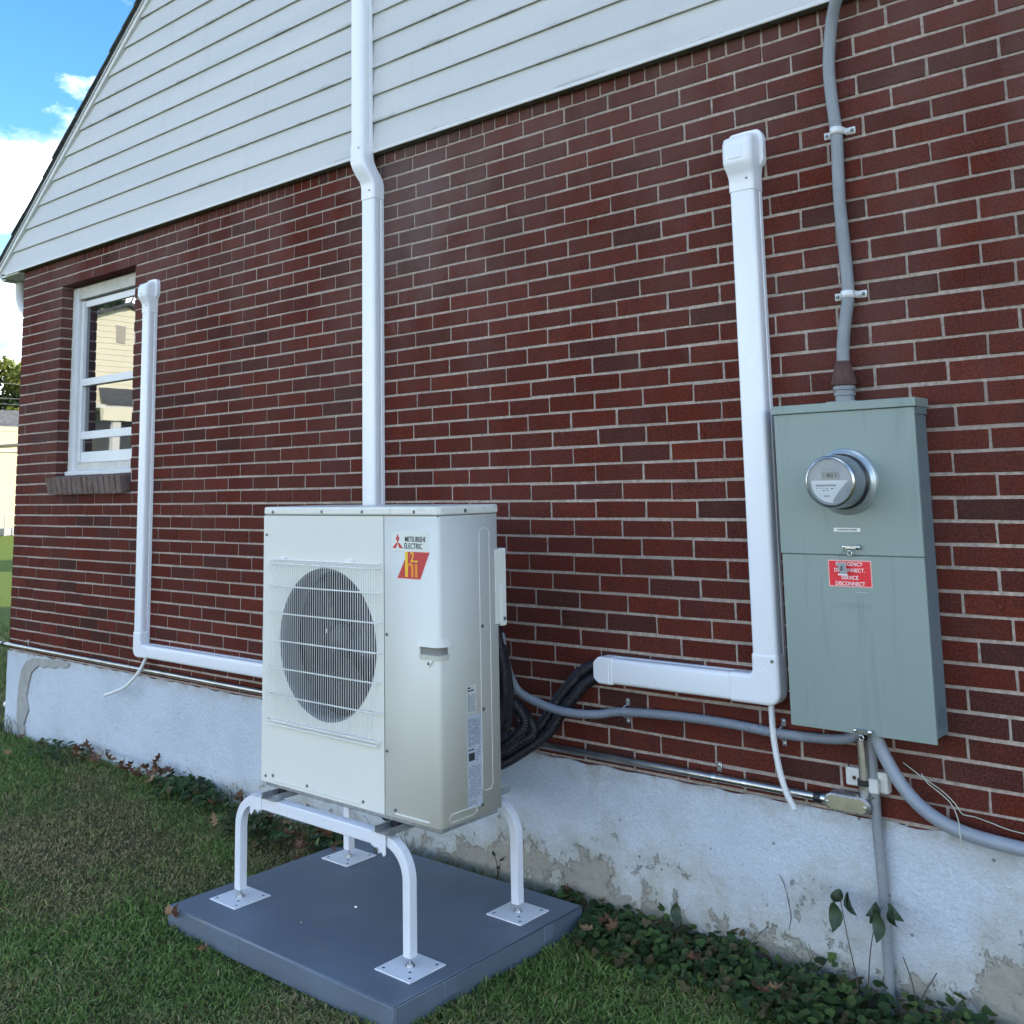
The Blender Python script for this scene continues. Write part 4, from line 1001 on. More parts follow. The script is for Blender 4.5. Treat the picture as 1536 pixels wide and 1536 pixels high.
hp = [(side_path(.0205), 'black corrugated hose entering the white cover highest'),
      (side_path(-.0205), 'black corrugated hose entering the white cover lowest'),
      ([(.855, -.47, 1.09), (.850, -.44, 1.00), (.835, -.40, .90), (.80, -.36, .80), (.73, -.32, .70), (.62, -.29, .62), (.50, -.30, .58), (.30, -.34, .60)], 'black hose dropping from the valve cover closest to the casing'),
      ([(.84, -.45, 1.09), (.828, -.41, 1.01), (.815, -.365, .90), (.77, -.30, .77), (.70, -.25, .66), (.60, -.24, .60), (.42, -.29, .62), (.3, -.34, .66)], 'black hose dropping from the valve cover and bowing out furthest towards the wall')]
for P, lab in hp:
    o = corr_tube('corrugated_hose', P, 0.0205, 0.0095, 0.0020, 'hose_black'); tag(o, lab, 'hose', HG)
for P, lab in (([(.64, -.30, .86), (.70, -.26, .80), (.745, -.185, .69), (.70, -.19, .62), (.62, -.21, .57), (.5, -.27, .545), (.35, -.34, .56)], 'black corrugated hose on top of the diagonal bundle below the flexible conduit'),
               ([(.62, -.28, .84), (.69, -.20, .76), (.725, -.11, .64), (.67, -.13, .585), (.60, -.17, .545), (.45, -.26, .52), (.3, -.32, .53)], 'black corrugated hose at the bottom of the diagonal bundle above the foundation'),
               ([(.83, -.42, 1.00), (.79, -.36, .88), (.74, -.30, .78), (.66, -.27, .71), (.55, -.28, .66), (.4, -.33, .66)], 'black corrugated hose curling just behind the casing edge')):
    o = corr_tube('corrugated_hose', P, 0.0205, 0.0095, 0.0020, 'hose_black'); tag(o, lab, 'hose', HG)
for P in ([(.70, -.30, .93), (.76, -.32, .80), (.73, -.28, .70), (.62, -.25, .66)], [(.60, -.24, .72), (.70, -.26, .76), (.78, -.33, .86), (.80, -.40, 1.0)], [(.70, -.38, .62), (.64, -.34, .58), (.55, -.30, .56), (.40, -.33, .60)], [(.62, -.36, .78), (.72, -.34, .70), (.66, -.30, .60), (.50, -.30, .54)]):
    o = corr_tube('corrugated_hose', P, 0.0200, 0.0095, 0.0018, 'hose_black'); tag(o, 'black corrugated hose in the tangle behind the heat pump', 'hose', HG)
# flexible metallic conduit
fx = thing('flexible_conduit', 'grey flexible conduit sagging from the heat pump to the meter box', 'conduit', (1.0, -0.03, 0.72))
P = [(.855, -.43, 1.02), (.775, -.32, .93), (.695, -.20, .840), (.690, -.145, .775), (.755, -.118, .738), (.86, -.098, .715), (.975, -.062, .712), (1.075, -.028, .727), (1.30, -.028, .740), (1.50, -.028, .741), (1.67, -.028, .734), (1.80, -.032, .738), (1.90, -.045, .752), (1.955, -.05, .78)]
corr_tube('conduit_tube', P, 0.0152, 0.0075, 0.0010, 'sealtite', parent=fx)
for x, z in ((1.080, .728), (1.680, .734)):
    m = MB(); m.tube([(x, -.0015, z + .030), (x, -.004, z + .021), (x + .0, -.026, z + .0185), (x, -.0455, z + .0), (x, -.026, z - .0185), (x, -.004, z - .021), (x, -.0015, z - .030)], 0.0035, 8)
    m.box(x - .008, x + .008, -.004, -.0005, z + .018, z + .042, .001); m.box(x - .008, x + .008, -.004, -.0005, z - .042, z - .018, .001)
    s_ = m.build('strap', 'conduit_grey', fx, smooth=40)
    for dz in (.034, -.034): screw(s_, (x, -.004, z + dz), 'y', 0.0035, 'steel')
# white corrugated drain at the elbow
o = corr_tube('drain_hose', [(1.657, -.035, .825), (1.660, -.04, .76), (1.665, -.042, .70), (1.678, -.045, .63), (1.700, -.050, .565), (1.728, -.052, .517)], 0.0098, 0.0055, 0.0007, 'pvc_soft'); tag(o, 'white corrugated drain hose hanging below the right line-set cover', 'hose')
o = mesh_obj('drain_tube', *tube([(-2.10, -.035, .64), (-2.115, -.045, .60), (-2.16, -.06, .535), (-2.25, -.075, .465), (-2.36, -.085, .425), (-2.44, -.09, .402)], 0.0095, 12, None, .02), 'pvc_soft', smooth=60); tag(o, 'white drain tube curving from the elbow of the left line-set cover', 'tube')
o = mesh_obj('drain_tube', *tube([(.20, -.62, .475), (.19, -.60, .455), (.12, -.56, .435), (.02, -.50, .425), (-.06, -.40, .41), (-.10, -.2, .35), (-.12, -.08, .2)], 0.0105, 12, None, .02), 'pvc_soft', smooth=60); tag(o, 'white drain tube hanging under the heat pump base', 'tube')

# ------------------------------------------------------------------ EMT pipe along the wall foot
GZ = 0.563
ep = thing('metal_pipe', 'thin galvanised pipe running level along the wall just above the foundation', 'pipe', (-1.0, -.04, GZ))
MB().tube([(-4.02, -.034, GZ), (-1.0, -.034, GZ), (0.95, -.034, GZ), (1.0, -.034, GZ), (1.80, -.034, GZ)], 0.0125, 14).build('pipe_run', 'emt_old', ep, smooth=60)
for x in (-3.98, -3.90): MB().tube([(x, -.034, GZ), (x + .03, -.034, GZ)], 0.0165, 14).build('coupling', 'black_tape', ep, smooth=40)
for x in (-3.60, 1.44):
    m = MB().box(x - .009, x + .009, -.004, -.0006, GZ + .010, GZ + .044, .001); m.tube([(x - .008, -.034, GZ), (x + .008, -.034, GZ)], 0.0148, 14); s_ = m.build('strap', 'emt', ep, smooth=40); screw(s_, (x, -.004, GZ + .034), 'y', .0035, 'steel')
MB().tube([(1.545, -.034, GZ), (1.56, -.034, GZ)], 0.0142, 14).build('coupling', 'emt', ep, smooth=40)
# conduit body
LBX0, LBX1 = 1.835, 1.965
lb = thing('conduit_body', 'cast metal conduit elbow with oblong cover below the meter box', 'conduit fitting', (1.9, -.05, .56))
MB().tube([(1.790, -.036, GZ), (1.812, -.037, GZ)], 0.0175, 14).build('gasket_ring', 'black_tape', lb, smooth=40)
MB().tube([(1.812, -.037, GZ), (1.832, -.038, GZ)], 0.0155, 14).build('hub', 'emt', lb, smooth=40)
def oblong(x0, x1, z0, z1, ch):
    return [(x0 + ch, z0), (x1 - ch * .9, z0), (x1 - ch * .3, z0 + ch * .3), (x1, (z0 + z1) / 2 - .004), (x1, (z0 + z1) / 2 + .004), (x1 - ch * .3, z1 - ch * .3), (x1 - ch * .9, z1), (x0 + ch, z1), (x0 + ch * .3, z1 - ch * .3), (x0, (z0 + z1) / 2 + .004), (x0, (z0 + z1) / 2 - .004), (x0 + ch * .3, z0 + ch * .3)]
v, f = prism(oblong(1.828, 1.972, .541, .592, .024), -.060, -.008); mesh_obj('fitting_body', v, f, 'galv', lb, bevel=(.005, 3))
v, f = prism(oblong(1.832, 1.968, .543, .590, .023), -.066, -.0605); cv = mesh_obj('cover_plate', v, f, 'emt', lb, bevel=(.0015, 2))
v, f = prism(oblong(1.837, 1.963, .5475, .5855, .020), -.0675, -.0658); mesh_obj('cover_face', v, f, 'brass_lid', cv)
for x in (1.842, 1.958): screw(cv, (x, -.067, .5665), 'y', .003, 'steel')
MB().tube([(1.951, -.040, .588), (1.951, -.040, .615)], .016, 14).build('hub', 'galv', lb, smooth=40)
MB().lathe([(.0, 0), (.019, 0), (.019, .010), (.015, .011), (.0, .011)], (1.951, -.040, .613), 'z', 6).build('gland_nut', 'emt', lb)
for dx in (-.022, .024): MB().lathe([(.0, 0), (.006, 0), (.006, .006), (.0, .0065)], (1.951 + dx, -.052, .592), 'z', 10).build('set_screw', 'steel', lb, smooth=40)
MB().lathe([(.0, 0), (.0205, 0), (.0205, .017), (.0, .017)], (1.951, -.040, .6245), 'z', 20).build('rubber_ring', 'black_tape', lb, smooth=40)
MB().tube([(1.951, -.040, .64), (1.949, -.040, .78)], .0145, 16).build('riser_pipe', 'emt_old', lb, smooth=60)
MB().tube([(1.949, -.040, .757), (1.949, -.040, .785)], .018, 16).build('coupling', 'black_tape', lb, smooth=60)
# grounding bridge box
gb = thing('ground_bridge', 'small white grounding block behind the pipes below the meter box', 'junction box', (1.95, -.02, .63))
MB().box(1.885, 1.945, -.022, -.001, .612, .664, .003).build('bridge_left', 'ground_box', gb)
MB().box(1.962, 2.018, -.030, -.001, .605, .665, .003).build('bridge_right', 'ground_box', gb)
MB().box(1.966, 1.996, -.052, -.030, .606, .648, .003).build('bridge_cap', 'ground_box', gb)
MB().tube([(1.897, -.012, .66), (1.893, -.018, .672), (1.895, -.022, .680)], .0025, 6).build('wire_stub', 'rust', gb, smooth=60)
screw(gb, (1.912, -.022, .636), 'y', .004, 'rust')
# grey conduit to ground
o = mesh_obj('grey_conduit', *tube([(1.969, -.020, .78), (1.974, -.024, .66), (1.977, -.030, .52), (1.982, -.028, .34), (1.984, -.028, .14), (1.985, -.028, -.1)], .0150, 16, None, .04), 'conduit_grey', smooth=60); tag(o, 'straight grey conduit dropping from the meter box into the ground', 'conduit')
# thick grey cable
o = mesh_obj('thick_cable', *tube([(2.000, -.060, .80), (2.008, -.062, .765), (2.030, -.062, .715), (2.065, -.060, .655), (2.110, -.058, .605), (2.170, -.055, .567), (2.240, -.052, .545), (2.33, -.050, .535), (2.45, -.048, .530), (2.60, -.046, .53), (3.2, -.046, .53)], .0195, 18, None, .02), 'cable_grey', smooth=60); tag(o, 'thick grey cable sweeping from the meter box to the right along the wall', 'cable')
# loose thin wires
for P, lab in (([(2.060, -.012, .700), (2.11, -.018, .672), (2.17, -.020, .640), (2.205, -.020, .610), (2.222, -.018, .585), (2.25, -.014, .583), (2.29, -.012, .575), (2.36, -.010, .562), (2.5, -.008, .56)], 'thin green wire straying to the right behind the thick cable'),
               ([(2.118, -.030, .682), (2.135, -.035, .660), (2.170, -.045, .642), (2.205, -.060, .622), (2.228, -.078, .590), (2.234, -.088, .555), (2.235, -.088, .520), (2.232, -.086, .498)], 'thin pale wire curling down across the thick cable')):
    o = mesh_obj('loose_wire', *tube(P, .0016, 6, None, .01), 'wire_thin', smooth=60); tag(o, lab, 'wire')

# ------------------------------------------------------------------ meter and disconnect box
PX0, PX1, PYF, PZ0, PZ1 = 1.752, 2.196, -.105, .785, 1.742
mp_ = thing('meter_box', 'grey-green electric meter and disconnect box mounted on the brick wall', 'meter box', ((PX0 + PX1) / 2, 0, PZ0))
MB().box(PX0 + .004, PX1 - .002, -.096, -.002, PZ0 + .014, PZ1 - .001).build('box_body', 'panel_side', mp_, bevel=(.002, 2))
MB().box(PX0, PX1, PYF, -.094, 1.306, PZ1 - .002).build('upper_cover', 'panel', mp_, bevel=(.002, 2))
MB().box(PX0 + .003, PX1 - .001, PYF + .0015, -.094, PZ0, 1.3035).build('door', 'panel', mp_, bevel=(.002, 2))
lid = MB().box(PX0 - .006, PX1 + .007, PYF - .008, 0.002, PZ1 - .001, PZ1 + .026).build('rain_lid', 'panel', mp_, bevel=(.0025, 2))
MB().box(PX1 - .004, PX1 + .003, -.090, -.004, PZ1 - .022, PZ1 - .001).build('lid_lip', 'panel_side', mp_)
for r in (.030, .021, .012):
    pts = [(PX1 - .0005, -.050 + r * math.cos(2 * math.pi * i / 24), .851 + r * math.sin(2 * math.pi * i / 24)) for i in range(25)]
    MB().tube(pts, .0009, 6, caps=False).build('knockout', 'panel_side', mp_, smooth=80)
# meter
MXc, MZc = 1.978, 1.526
MB().lathe([(.100, 0), (.101, .004), (.097, .012), (.088, .016), (.085, .020), (.085, .026), (.0, .026)], (MXc, PYF, MZc), 'y', 64).build('meter_ring', simple('ring_metal', (.42, .47, .48), .3, metal=.6, var=.08), mp_, smooth=35)
me_ = MB().lathe([(.082, .024), (.084, .030), (.084, .036), (.080, .040), (.078, .044)], (MXc, PYF, MZc), 'y', 64).build('meter_base', 'black_print', mp_, smooth=35)
mt_ = MB().lathe([(.0, .026), (.077, .026), (.076, .060), (.073, .098), (.071, .106), (.0, .106)], (MXc, PYF, MZc), 'y', 64).build('meter', 'meter_body', mp_, smooth=35)
MB().lathe([(.0, .1124), (.068, .1124), (.068, .1132), (.0, .1133)], (MXc, PYF, MZc), 'y', 64).build('meter_face', 'meter_face', mt_, smooth=35)
# printed white segment: left chord area with a curved cut
pts = [(-.060, .004)]
pts += [(.052, .004), (.050, -.002)]
for i in range(9):
    t = i / 8; pts.append((.046 - .030 * t - .012 * math.sin(math.pi * t * .5), -.004 - .052 * t))
for i in range(10):
    a = R_(-84 - 92 * i / 9); pts.append((.061 * math.cos(a), .061 * math.sin(a)))
v, f = prism([(MXc + a, MZc + b) for a, b in pts], PYF - .1142, PYF - .1134); o = mesh_obj('face_print', v, f, 'white_print', mt_); fixn(o)
MB().box(MXc - .028, MXc + .026, PYF - .1146, PYF - .1136, MZc + .006, MZc + .030).build('display', 'lcd', mt_)
text('1 803 1', 'lettering', .0165, 'black_print', mt_, (MXc - .001, PYF - .1148, MZc + .018), sx=.85, weight=.0004)
m = MB()
for i in range(26): m.box(MXc - .046 + i * .0024, MXc - .0448 + i * .0024 + random.uniform(0, .0006), PYF - .1148, PYF - .1140, MZc - .013, MZc - .008)
for i in range(8): m.box(MXc - .022 + i * .0055, MXc - .018 + i * .0055, PYF - .1140, PYF - .1134, MZc + .036, MZc + .038)
for a, b, L in ((-.044, -.020, .004), (-.034, -.020, .005), (-.024, -.020, .004), (-.015, -.021, .006), (-.001, -.021, .010), (-.026, -.027, .008), (-.014, -.027, .006), (-.022, -.043, .018)): m.box(MXc + a, MXc + a + L, PYF - .1148, PYF - .1140, MZc + b, MZc + b + .003)
m.build('meter_print', 'grey_print', mt_)
MB().lathe([(.0800, .044), (.0795, .070), (.0768, .108), (.0745, .118), (.070, .123), (.0, .1235), (.0, .1215), (.068, .121), (.0725, .1155), (.0750, .107), (.0778, .070), (.0783, .044), (.0800, .044)], (MXc, PYF, MZc), 'y', 64, caps=False).build('glass_cover', 'meter_glass', mt_, smooth=35)
MB().lathe([(.0755, .113), (.0768, .114), (.0765, .118), (.0740, .1215), (.0705, .1228), (.0700, .119)], (MXc, PYF, MZc), 'y', 64, caps=False).build('front_bezel', 'steel', mt_, smooth=35)
# address strip, sticker, embossed name
tg = MB().box(1.930, 2.013, PYF - .0006, PYF, 1.3755, 1.3865).build('address_label', 'white_print', mp_)
text('16 BLENDAR STREET', 'lettering', .0072, 'black_print', tg, (1.9715, PYF - .0008, 1.381), weight=.0002)
rs = MB().box(1.905, 2.039, PYF + .0002, PYF + .0014, 1.2115, 1.2905).build('warning_sticker', 'pink_edge', mp_)
MB().box(1.908, 2.036, PYF - .0002, PYF + .0006, 1.2145, 1.2875).build('sticker_field', 'red', rs)
for s, z in (('EMERGENCY', 1.2785), ('DISCONNECT.', 1.2605), ('SERVICE', 1.2385), ('DISCONNECT', 1.2210)):
    text(s, 'lettering', .0158, 'white_print', rs, (1.9715, PYF - .0006, z), sx=.92, weight=.0001)
text('LEVITON', 'embossed_name', .027, 'panel', mp_, (1.970, PYF + .0012, 1.155), sx=1.15, depth=.0007, weight=.0003)
MB().box(1.985, 2.025, PYF + .0004, PYF + .0012, 1.196, 1.1975).build('adhesive_trace', 'label_blue', mp_)
# hasps and seal
def hasp(x, z, name='hasp'):
    h = MB().box(x - .026, x + .026, PYF - .010, PYF - .006, z - .005, z + .006, .0015).build(name, 'steel', mp_)
    MB().lathe([(.0, 0), (.008, 0), (.007, .010), (.003, .013), (.0, .0135)], (x + .022, PYF - .004, z + .001), 'y', 16).build('lock_stud', 'steel', h, smooth=40)
    MB().lathe([(.0, 0), (.005, 0), (.004, .008), (.0, .009)], (x - .022, PYF - .004, z + .001), 'y', 12).build('lock_stud', 'steel', h, smooth=40)
    pts = [(x - .004 + .007 * math.sin(2 * math.pi * i / 16), PYF - .011, z - .017 + .008 * math.cos(2 * math.pi * i / 16)) for i in range(17)]
    MB().tube(pts, .0022, 7, caps=False).build('lock_eye', 'steel', h, smooth=80); return h
hs1 = hasp(1.984, 1.329); hasp(1.985, .796)
sl = thing('seal_tag', 'small grey utility seal tag hanging on a wire over the red sticker', 'tag', (1.955, PYF - .01, 1.27))
MB().tube([(1.985, PYF - .010, 1.312), (1.965, PYF - .016, 1.320), (1.947, PYF - .012, 1.300), (1.953, PYF - .010, 1.288)], .0008, 5).build('seal_wire', 'steel', sl)
v, f = cham(.0125, .0016, .0165, .0012); a = R_(-10); b = R_(22)
v = [(1.957 + p * math.cos(a) + r * math.sin(a), PYF - .014 + q + (r + .0165) * math.sin(b) * -.6, 1.268 - p * math.sin(a) + r * math.cos(a)) for p, q, r in v]; mesh_obj('seal_plate', v, f, simple('seal_grey', (.36, .37, .37), .4, var=.05), sl)
v = [(1.957 + p, PYF - .0245, 1.268 + r) for p, r in ((-.0035, -.008), (.0005, -.008), (.0035, .008), (-.0005, .008))]; mesh_obj('seal_mark', v, [(0, 1, 2, 3)], 'black_print', sl)
v, f = cham(.015, .0012, .0022, .0006, (1.960, PYF - .024, 1.2495)); mesh_obj('seal_edge', v, f, 'white_print', sl)

# ------------------------------------------------------------------ service conduit above the box
sc = thing('service_conduit', 'grey service cable rising from the meter box past two strap clamps to the siding', 'conduit', (1.97, -.03, 1.77))
P = [(1.954, -.045, 1.83), (1.958, -.040, 1.95), (1.972, -.032, 2.06), (1.979, -.026, 2.115), (1.979, -.026, 2.25), (1.972, -.027, 2.42), (1.980, -.026, 2.60), (1.978, -.026, 2.655), (1.972, -.027, 2.76), (1.966, -.030, 2.86), (1.975, -.034, 2.94), (2.003, -.048, 3.02), (2.040, -.074, 3.09), (2.078, -.078, 3.18), (2.10, -.072, 3.4), (2.11, -.07, 4.2)]
P = [(1.966, -.045, 1.83), (1.968, -.040, 1.95), (1.983, -.032, 2.06), (1.990, -.026, 2.115), (1.987, -.026, 2.25), (1.981, -.027, 2.42), (1.984, -.026, 2.60), (1.984, -.026, 2.655), (1.976, -.027, 2.76), (1.974, -.030, 2.86), (1.983, -.034, 2.94), (2.003, -.048, 3.02), (2.034, -.070, 3.08), (2.070, -.078, 3.16), (2.10, -.072, 3.4), (2.11, -.07, 4.2)]
MB().tube(P, .0195, 18, step=.02).build('cable_run', 'conduit_grey', sc, smooth=60)
for x, z in ((1.988, 2.112), (1.985, 2.648)):
    m = MB(); pr = []
    for i in range(13): a = R_(180 * i / 12); pr.append((x - .0215 * math.cos(a), -.026 - .0215 * math.sin(a)))
    pr = [(x - .052, -.0022), (x - .0235, -.0022), (x - .0225, -.010)] + pr[1:-1] + [(x + .0225, -.010), (x + .0235, -.0022), (x + .052, -.0022)]
    V = []
    for hz_ in (-.0115, .0115):
        V += [(a, b, z + hz_) for a, b in pr]
    n = len(pr); F = [(i, i + 1, i + 1 + n, i + n) for i in range(n - 1)]
    s_ = mesh_obj('strap_clamp', V, F, 'strap_white', sc, smooth=40); md = s_.modifiers.new('s', 'SOLIDIFY'); md.thickness = .0018
    for dx in (-.043, .043): screw(s_, (x + dx, -.0035, z), 'y', .0040, 'screw')
MB().lathe([(.0, 0), (.038, 0), (.0385, .010), (.035, .026), (.0265, .056), (.0215, .076), (.0, .077)], (1.966, -.045, 1.824), 'z', 24).build('rusty_sealing_boot', 'rust', sc, smooth=50)
MB().lathe([(.0, 0), (.0365, 0), (.0365, .004), (.029, .005), (.029, .022), (.033, .024), (.033, .032), (.029, .034), (.029, .040), (.034, .042), (.034, .052), (.029, .056), (.0, .057)], (1.966, -.045, PZ1 + .026), 'z', 28).build('threaded_hub', 'conduit_grey', sc, smooth=40)
MB().box(1.920, 2.012, -.085, -.006, PZ1 + .0265, PZ1 + .031, .001).build('hub_plate', 'conduit_grey', sc)

# ------------------------------------------------------------------ plants, leaves and grass
def leaf_shape(kind, L):
    if kind == 'oak':
        half = [(0, 0.0), (.05, .06), (.16, .10), (.22, .28), (.34, .10), (.42, .12), (.50, .36), (.62, .14), (.70, .13), (.76, .28), (.86, .12), (.94, .10), (1.0, 0.0)]
    elif kind == 'maple':
        half = [(0, 0.02), (.10, .06), (.02, .30), (.20, .22), (.28, .50), (.40, .30), (.48, .40), (.52, .22), (.66, .26), (.74, .10), (1.0, 0.0)]
    else:
        half = [(0, 0.0), (.12, .16), (.30, .27), (.50, .30), (.70, .24), (.88, .12), (1.0, 0.0)]
    return [(a * L, b * L) for a, b in half]
def leaf_mesh(kind, L, curl=0.4, fold=0.25, seed=0):
    rr = random.Random(seed); h = leaf_shape(kind, L); V = []; F = []
    def P(a, b):
        t = a / L; z = curl * L * (t - .5) ** 2 * 1.6 + fold * abs(b) + rr.gauss(0, .012 * L)
        return (a, b, z)
    n = len(h)
    for a, b in h: V.append(P(a, 0)); V.append(P(a, b)); V.append(P(a, -b))
    for i in range(n - 1):
        F.append((3 * i, 3 * i + 3, 3 * i + 4, 3 * i + 1)); F.append((3 * i, 3 * i + 2, 3 * i + 5, 3 * i + 3))
    return V, F
leafmeshes = []
for i, (kd, L, mt) in enumerate((('oak', .068, 'leaf_brown'), ('oak', .080, 'leaf_brown'), ('maple', .055, 'leaf_pale'), ('oak', .058, 'leaf_pale'), ('maple', .062, 'leaf_brown'))):
    V, F = leaf_mesh(kd, L, .9, .45, i); me = bpy.data.meshes.new('fallen_leaf'); me.from_pydata(V, [], F); me.materials.append(MT[mt]); me.shade_smooth(); leafmeshes.append(me)
LG = 'dry brown leaves fallen along the foundation and lawn'
lp = [(random.uniform(-2.7, -1.75), -random.uniform(.03, .17), random.choice((0, 1, 3, 4, 0, 1))) for _ in range(26)] + [(random.uniform(-1.0, -.32), -random.uniform(.04, .34), random.choice((0, 1, 4, 0, 1))) for _ in range(12)] + [(-2.62, -.06, 1), (-2.50, -.10, 0), (-2.42, -.13, 3), (-2.33, -.08, 1), (-2.22, -.12, 4), (-2.12, -.09, 0), (-2.02, -.12, 3), (-1.93, -.09, 1), (-1.88, -.17, 0), (-1.80, -.11, 1), (-2.55, -.20, 4), (-2.75, -.10, 1), (-1.75, -.22, 3),
      (-1.22, -.13, 1), (-1.14, -.11, 1), (-.93, -.09, 0), (-.75, -.12, 1), (-.66, -.08, 0), (-.62, -.16, 3), (-.48, -.14, 1), (-.38, -.18, 0), (-.50, -.26, 4), (-.36, -.30, 1), (-.30, -.40, 0), (-.36, -.08, 4), (-.9, -.38, 3), (-.25, -.22, 1), (-3.10, -.35, 3), (-3.35, -.15, 4),
      (1.06, -.24, 2), (1.12, -.17, 4), (1.73, -.22, 2), (1.70, -.30, 4), (1.92, -.42, 2), (1.45, -.22, 4), (-.18, -1.05, 3), (.12, -1.12, 2), (.80, -.05, 4), (1.04, -.10, 0)]
for i, (x, y, kx) in enumerate(lp):
    o = bpy.data.objects.new('fallen_leaf', leafmeshes[kx]); o.location = (x, y, .045 + .02 * random.random() + hground(x, y))
    o.rotation_euler = (random.uniform(-.7, .7), random.uniform(-.9, .3), random.uniform(0, 6.28)); COL.objects.link(o)
    tag(o, 'dry brown fallen leaf lying in the grass near the foundation', 'leaf', LG)
o = bpy.data.objects.new('fallen_leaf', leafmeshes[4]); o.location = (-.185, -1.030, .045); o.rotation_euler = (1.1, -.9, 2.2); o.scale = (.8, .8, .8); COL.objects.link(o)
tag(o, 'brown leaf stuck against the left front corner of the grey pad', 'leaf')

def scatter_leaves(name, pts, label, cat, kind, size=(.012, .022), colors=None, tris=8, up=.6):
    """many small round leaves in one mesh"""
    n = len(pts); V = np.zeros((n, tris + 1, 3)); C = np.zeros((n, tris + 1, 4)); C[..., 3] = 1
    F = []
    for i, (x, y, z) in enumerate(pts):
        r = random.uniform(*size); nx, ny, nz = random.gauss(0, 1) * (1 - up), random.gauss(0, 1) * (1 - up) - .25, 1.0
        nn = Vector((nx, ny, nz)).normalized(); a = nn.orthogonal().normalized(); b = nn.cross(a); rot = random.uniform(0, 6.28)
        c = colors[random.randrange(len(colors))]; sh = random.uniform(.7, 1.3)
        V[i, 0] = (x, y, z)
        for j in range(tris):
            an = rot + 2 * math.pi * j / tris; rr = r * (1.0 + .14 * math.cos(an * 3)) * (0.45 if j == 0 else 1)
            p = Vector((x, y, z)) + a * (rr * math.cos(an)) + b * (rr * math.sin(an)) + nn * (r * .22)
            V[i, j + 1] = p
        C[i, :, :3] = [q * sh for q in c]
        o_ = i * (tris + 1); F += [(o_, o_ + 1 + j, o_ + 1 + (j + 1) % tris) for j in range(tris)]
    o = mesh_obj(name, V.reshape(-1, 3).tolist(), F, 'foliage', smooth=180); ca = o.data.attributes.new('col', 'FLOAT_COLOR', 'POINT'); ca.data.foreach_set('color', C.reshape(-1))
    tag(o, label, cat, kind=kind); return o
ivyc = [(.040, .078, .022), (.055, .098, .028), (.030, .062, .022), (.080, .120, .032), (.045, .072, .030), (.100, .080, .035)]
pts = []
for i in range(2900):
    x = random.uniform(.94, 2.75); wv = .10 + .17 * min(1, max(0, (x - 1.0) / 0.8)) + .05 * math.sin(x * 7)
    y = -.012 - abs(random.gauss(0, .55)) * wv - random.random() * wv * .5
    hgt = .085 * math.exp(-(-y) / (wv * .9)) * (0.6 + .5 * math.sin(x * 9.3) ** 2) + .012
    pts.append((x, y, random.uniform(.15, 1.0) * hgt + .01))
scatter_leaves('ground_ivy', pts, 'low ground ivy with small round leaves along the foundation right of the pad', 'ground cover', 'stuff', (.010, .019), ivyc)
pts = []
for cx, cy, rr, nn_ in ((-1.62, -.10, .16, 260), (-1.38, -.13, .12, 120), (-.72, -.28, .16, 220), (-.42, -.10, .10, 160), (-.95, -.20, .12, 90), (-2.9, -.12, .2, 120), (.82, -.055, .06, 40), (-.30, -.22, .08, 70)):
    for i in range(nn_):
        a = random.uniform(0, 6.28); r = rr * math.sqrt(random.random()); pts.append((cx + 1.4 * r * math.cos(a), min(-.012, cy + r * .7 * math.sin(a)), random.uniform(.015, .075)))
scatter_leaves('low_weeds', pts, 'small leafy weeds scattered along the foundation left of the pad', 'ground cover', 'stuff', (.009, .021), ivyc)

pts = []
while len(pts) < 3000:
    x, y = random.uniform(-2.2, 2.6), random.uniform(-2.2, -.2)
    if -.27 < x < .95 and -1.02 < y: continue
    if math.sin(x * 3.1 + 1.1) * math.sin(y * 3.7 + x * 1.3) + random.gauss(0, .35) < .15: continue
    pts.append((x, y, random.uniform(.004, .022)))
scatter_leaves('clover', pts, 'tiny clover leaves mixed through the lawn around the pad', 'ground cover', 'stuff', (.003, .0065), [(.075, .125, .03), (.10, .15, .04), (.06, .10, .03)])

# individual weeds
def stem_plant(label, base, pts_list, leaves, name='weed'):
    t = thing(name, label, 'plant', base)
    for P in pts_list: mesh_obj('stem', *tube(P, .0018, 6, lambda L: max(.0010, .0023 - L * .004), .012), 'stem', t, smooth=60)
    for (p, ang, tilt, L, droop) in leaves:
        V, F = leaf_mesh('plain', L * (1.1 if 'tall' in label else 1), .9, .7, int(L * 1e4)); mt = Matrix.Translation(Vector(p)) @ Matrix.Rotation(ang, 4, 'Z') @ Matrix.Rotation(tilt, 4, 'Y') @ Matrix.Rotation(droop, 4, 'X')
        V = [tuple(mt @ Vector(q)) for q in V]; mesh_obj('leaf', V, F, 'leaf_dark', t, smooth=180)
stem_plant('tall weed with one drooping dark leaf cluster left of the grey conduit', (1.92, -.10, 0), [[(1.925, -.10, .0), (1.915, -.10, .10), (1.898, -.10, .19), (1.886, -.10, .265), (1.878, -.10, .315)]],
           [((1.879, -.10, .316), 2.6, .9, .055, .6), ((1.879, -.10, .318), -.2, 1.1, .06, -.4), ((1.878, -.10, .322), 1.2, 1.2, .07, 0.9), ((1.880, -.103, .300), -1.6, 1.35, .075, .2), ((1.884, -.10, .27), -2.4, 1.3, .05, 1.2)])
stem_plant('tall weed with a drooping leaf cluster leaning over the grey conduit', (1.95, -.10, 0), [[(1.948, -.10, .0), (1.952, -.10, .10), (1.966, -.10, .20), (1.988, -.10, .275), (2.008, -.10, .315)]],
           [((2.008, -.10, .314), .2, .8, .055, .3), ((2.006, -.10, .316), 3.4, .9, .05, -.5), ((2.010, -.10, .312), 1.0, 1.3, .06, 0.2), ((2.008, -.103, .30), -1.4, 1.3, .072, .5), ((2.004, -.10, .31), -2.5, 1.15, .055, 1.2)])
